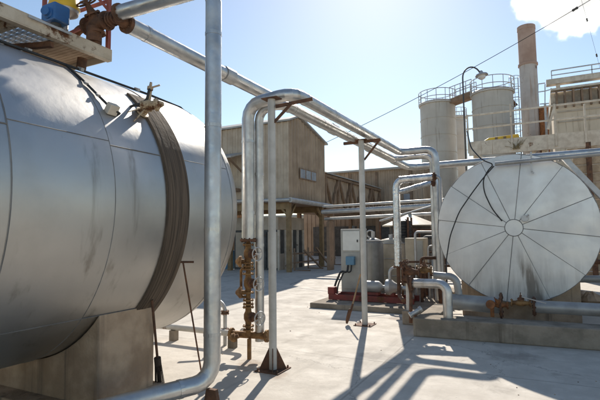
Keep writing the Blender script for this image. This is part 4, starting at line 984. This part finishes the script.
# ------------------------------------------------------------------ wires
def wire(label, a, b, sag, r, beads=()):
    n = 24; pts = [a.lerp(b, k/n)-V((0, 0, sag*4*(k/n)*(1-k/n))) for k in range(n+1)]
    t = thing('power_cable', label, 'cable', a); MB().tube(pts, r, 6).build('strand', black, t)
    if beads:
        mb = MB()
        for f in beads: i = int(f*n); d = (pts[i+1]-pts[i]).normalized(); mb.lathe(pts[i]-d*.12, d, [(0, .02), (.03, .06), (.12, .045), (.21, .06), (.24, .02)], 8)
        mb.build('insulator', darkm, t)
    return t
wire('long black overhead cable sagging from the shed roof past the silos', V((HX+.1, HY1, 6.3)), atF(690, -62, 16), .35, .013, (.75,))
wire('thin loose cable hanging near the steam at the upper right', atF(580, -5, 30), atF(601, 72, 31), -.1, .008, (.35, .8))

# ------------------------------------------------------------------ steam
def steam_mat():
    mt = bpy.data.materials.new('steam'); mt.use_nodes = True; n, l = mt.node_tree.nodes, mt.node_tree.links
    n.remove(n['Principled BSDF']); out = n['Material Output']
    pv = n.new('ShaderNodeVolumePrincipled'); pv.inputs['Color'].default_value = (1, 1, 1, 1); pv.inputs['Anisotropy'].default_value = .55
    tc = n.new('ShaderNodeTexCoord'); nz = n.new('ShaderNodeTexNoise'); nz.inputs['Scale'].default_value = .42; nz.inputs['Detail'].default_value = 7; nz.inputs['Roughness'].default_value = .6
    l.new(tc.outputs['Object'], nz.inputs[0])
    ln = n.new('ShaderNodeVectorMath'); ln.operation = 'MULTIPLY'; l.new(tc.outputs['Object'], ln.inputs[0]); ln.inputs[1].default_value = (1/7.5, 1/5.0, 1/4.2)
    le = n.new('ShaderNodeVectorMath'); le.operation = 'LENGTH'; l.new(ln.outputs[0], le.inputs[0])
    def ma(op, a, b):
        q = n.new('ShaderNodeMath'); q.operation = op
        for i, v in enumerate((a, b)):
            if isinstance(v, (int, float)): q.inputs[i].default_value = v
            else: l.new(v, q.inputs[i])
        return q.outputs[0]
    d = ma('ADD', ma('SUBTRACT', .78, le.outputs['Value']), ma('MULTIPLY', ma('SUBTRACT', nz.outputs[0], .5), 1.5))
    mr = n.new('ShaderNodeMapRange'); mr.interpolation_type = 'SMOOTHSTEP'
    for i, v in zip((1, 2, 3, 4), (0, .42, 0, .9)): mr.inputs[i].default_value = v
    l.new(d, mr.inputs[0]); l.new(mr.outputs[0], pv.inputs['Density']); l.new(pv.outputs[0], out.inputs['Volume'])
    return mt
sc_ = atF(578, 0, 48); mb = MB(); pr = []
for k in range(13): a = math.pi*k/12; pr.append((-4.2*math.cos(a), 1.0*math.sin(a)))
mb.lathe((0, 0, 0), (0, 0, 1), pr, 28); mb.v = [V((v.x*7.5, v.y*5.0, v.z)) for v in mb.v]
so_ = mb.build('steam_plume', steam_mat()); so_.location = sc_
tag(so_, 'bright white steam plume drifting right of the chimney top', 'steam')
# ------------------------------------------------------------------ far backdrop: low far buildings
fw = thing('far_building', 'distant pale low building seen under the gallery', 'building', (-22, 60, 0))
MB().corr((-45, 58), (-2, 58), 0, 4.2, (0, -1), .5, .05).build('wall', creamw, fw)
MB().box(-45.3, -1.7, 57.7, 66, 4.21, 4.5).build('roof', roofm, fw)
MB().box(-45, -2, 58.1, 65.5, 0, 4.2).build('body', tanl, fw)

# pebbles and bits on the yard
for i in range(16):
    px, py = random.uniform(215, 600), random.uniform(300, 398)
    c = atZ(px, py, 0); r = random.uniform(.006, .014); mb = MB()
    mb.lathe((c.x, c.y, 0), (0, 0, 1), [(0, r), (r*.4, r*1.1), (r*.8, r*.5)], 6, False)
    tag(mb.build('pebble', conc if i % 3 else rust), 'small loose stone lying on the concrete yard', 'stone', 'loose stones scattered on the yard')
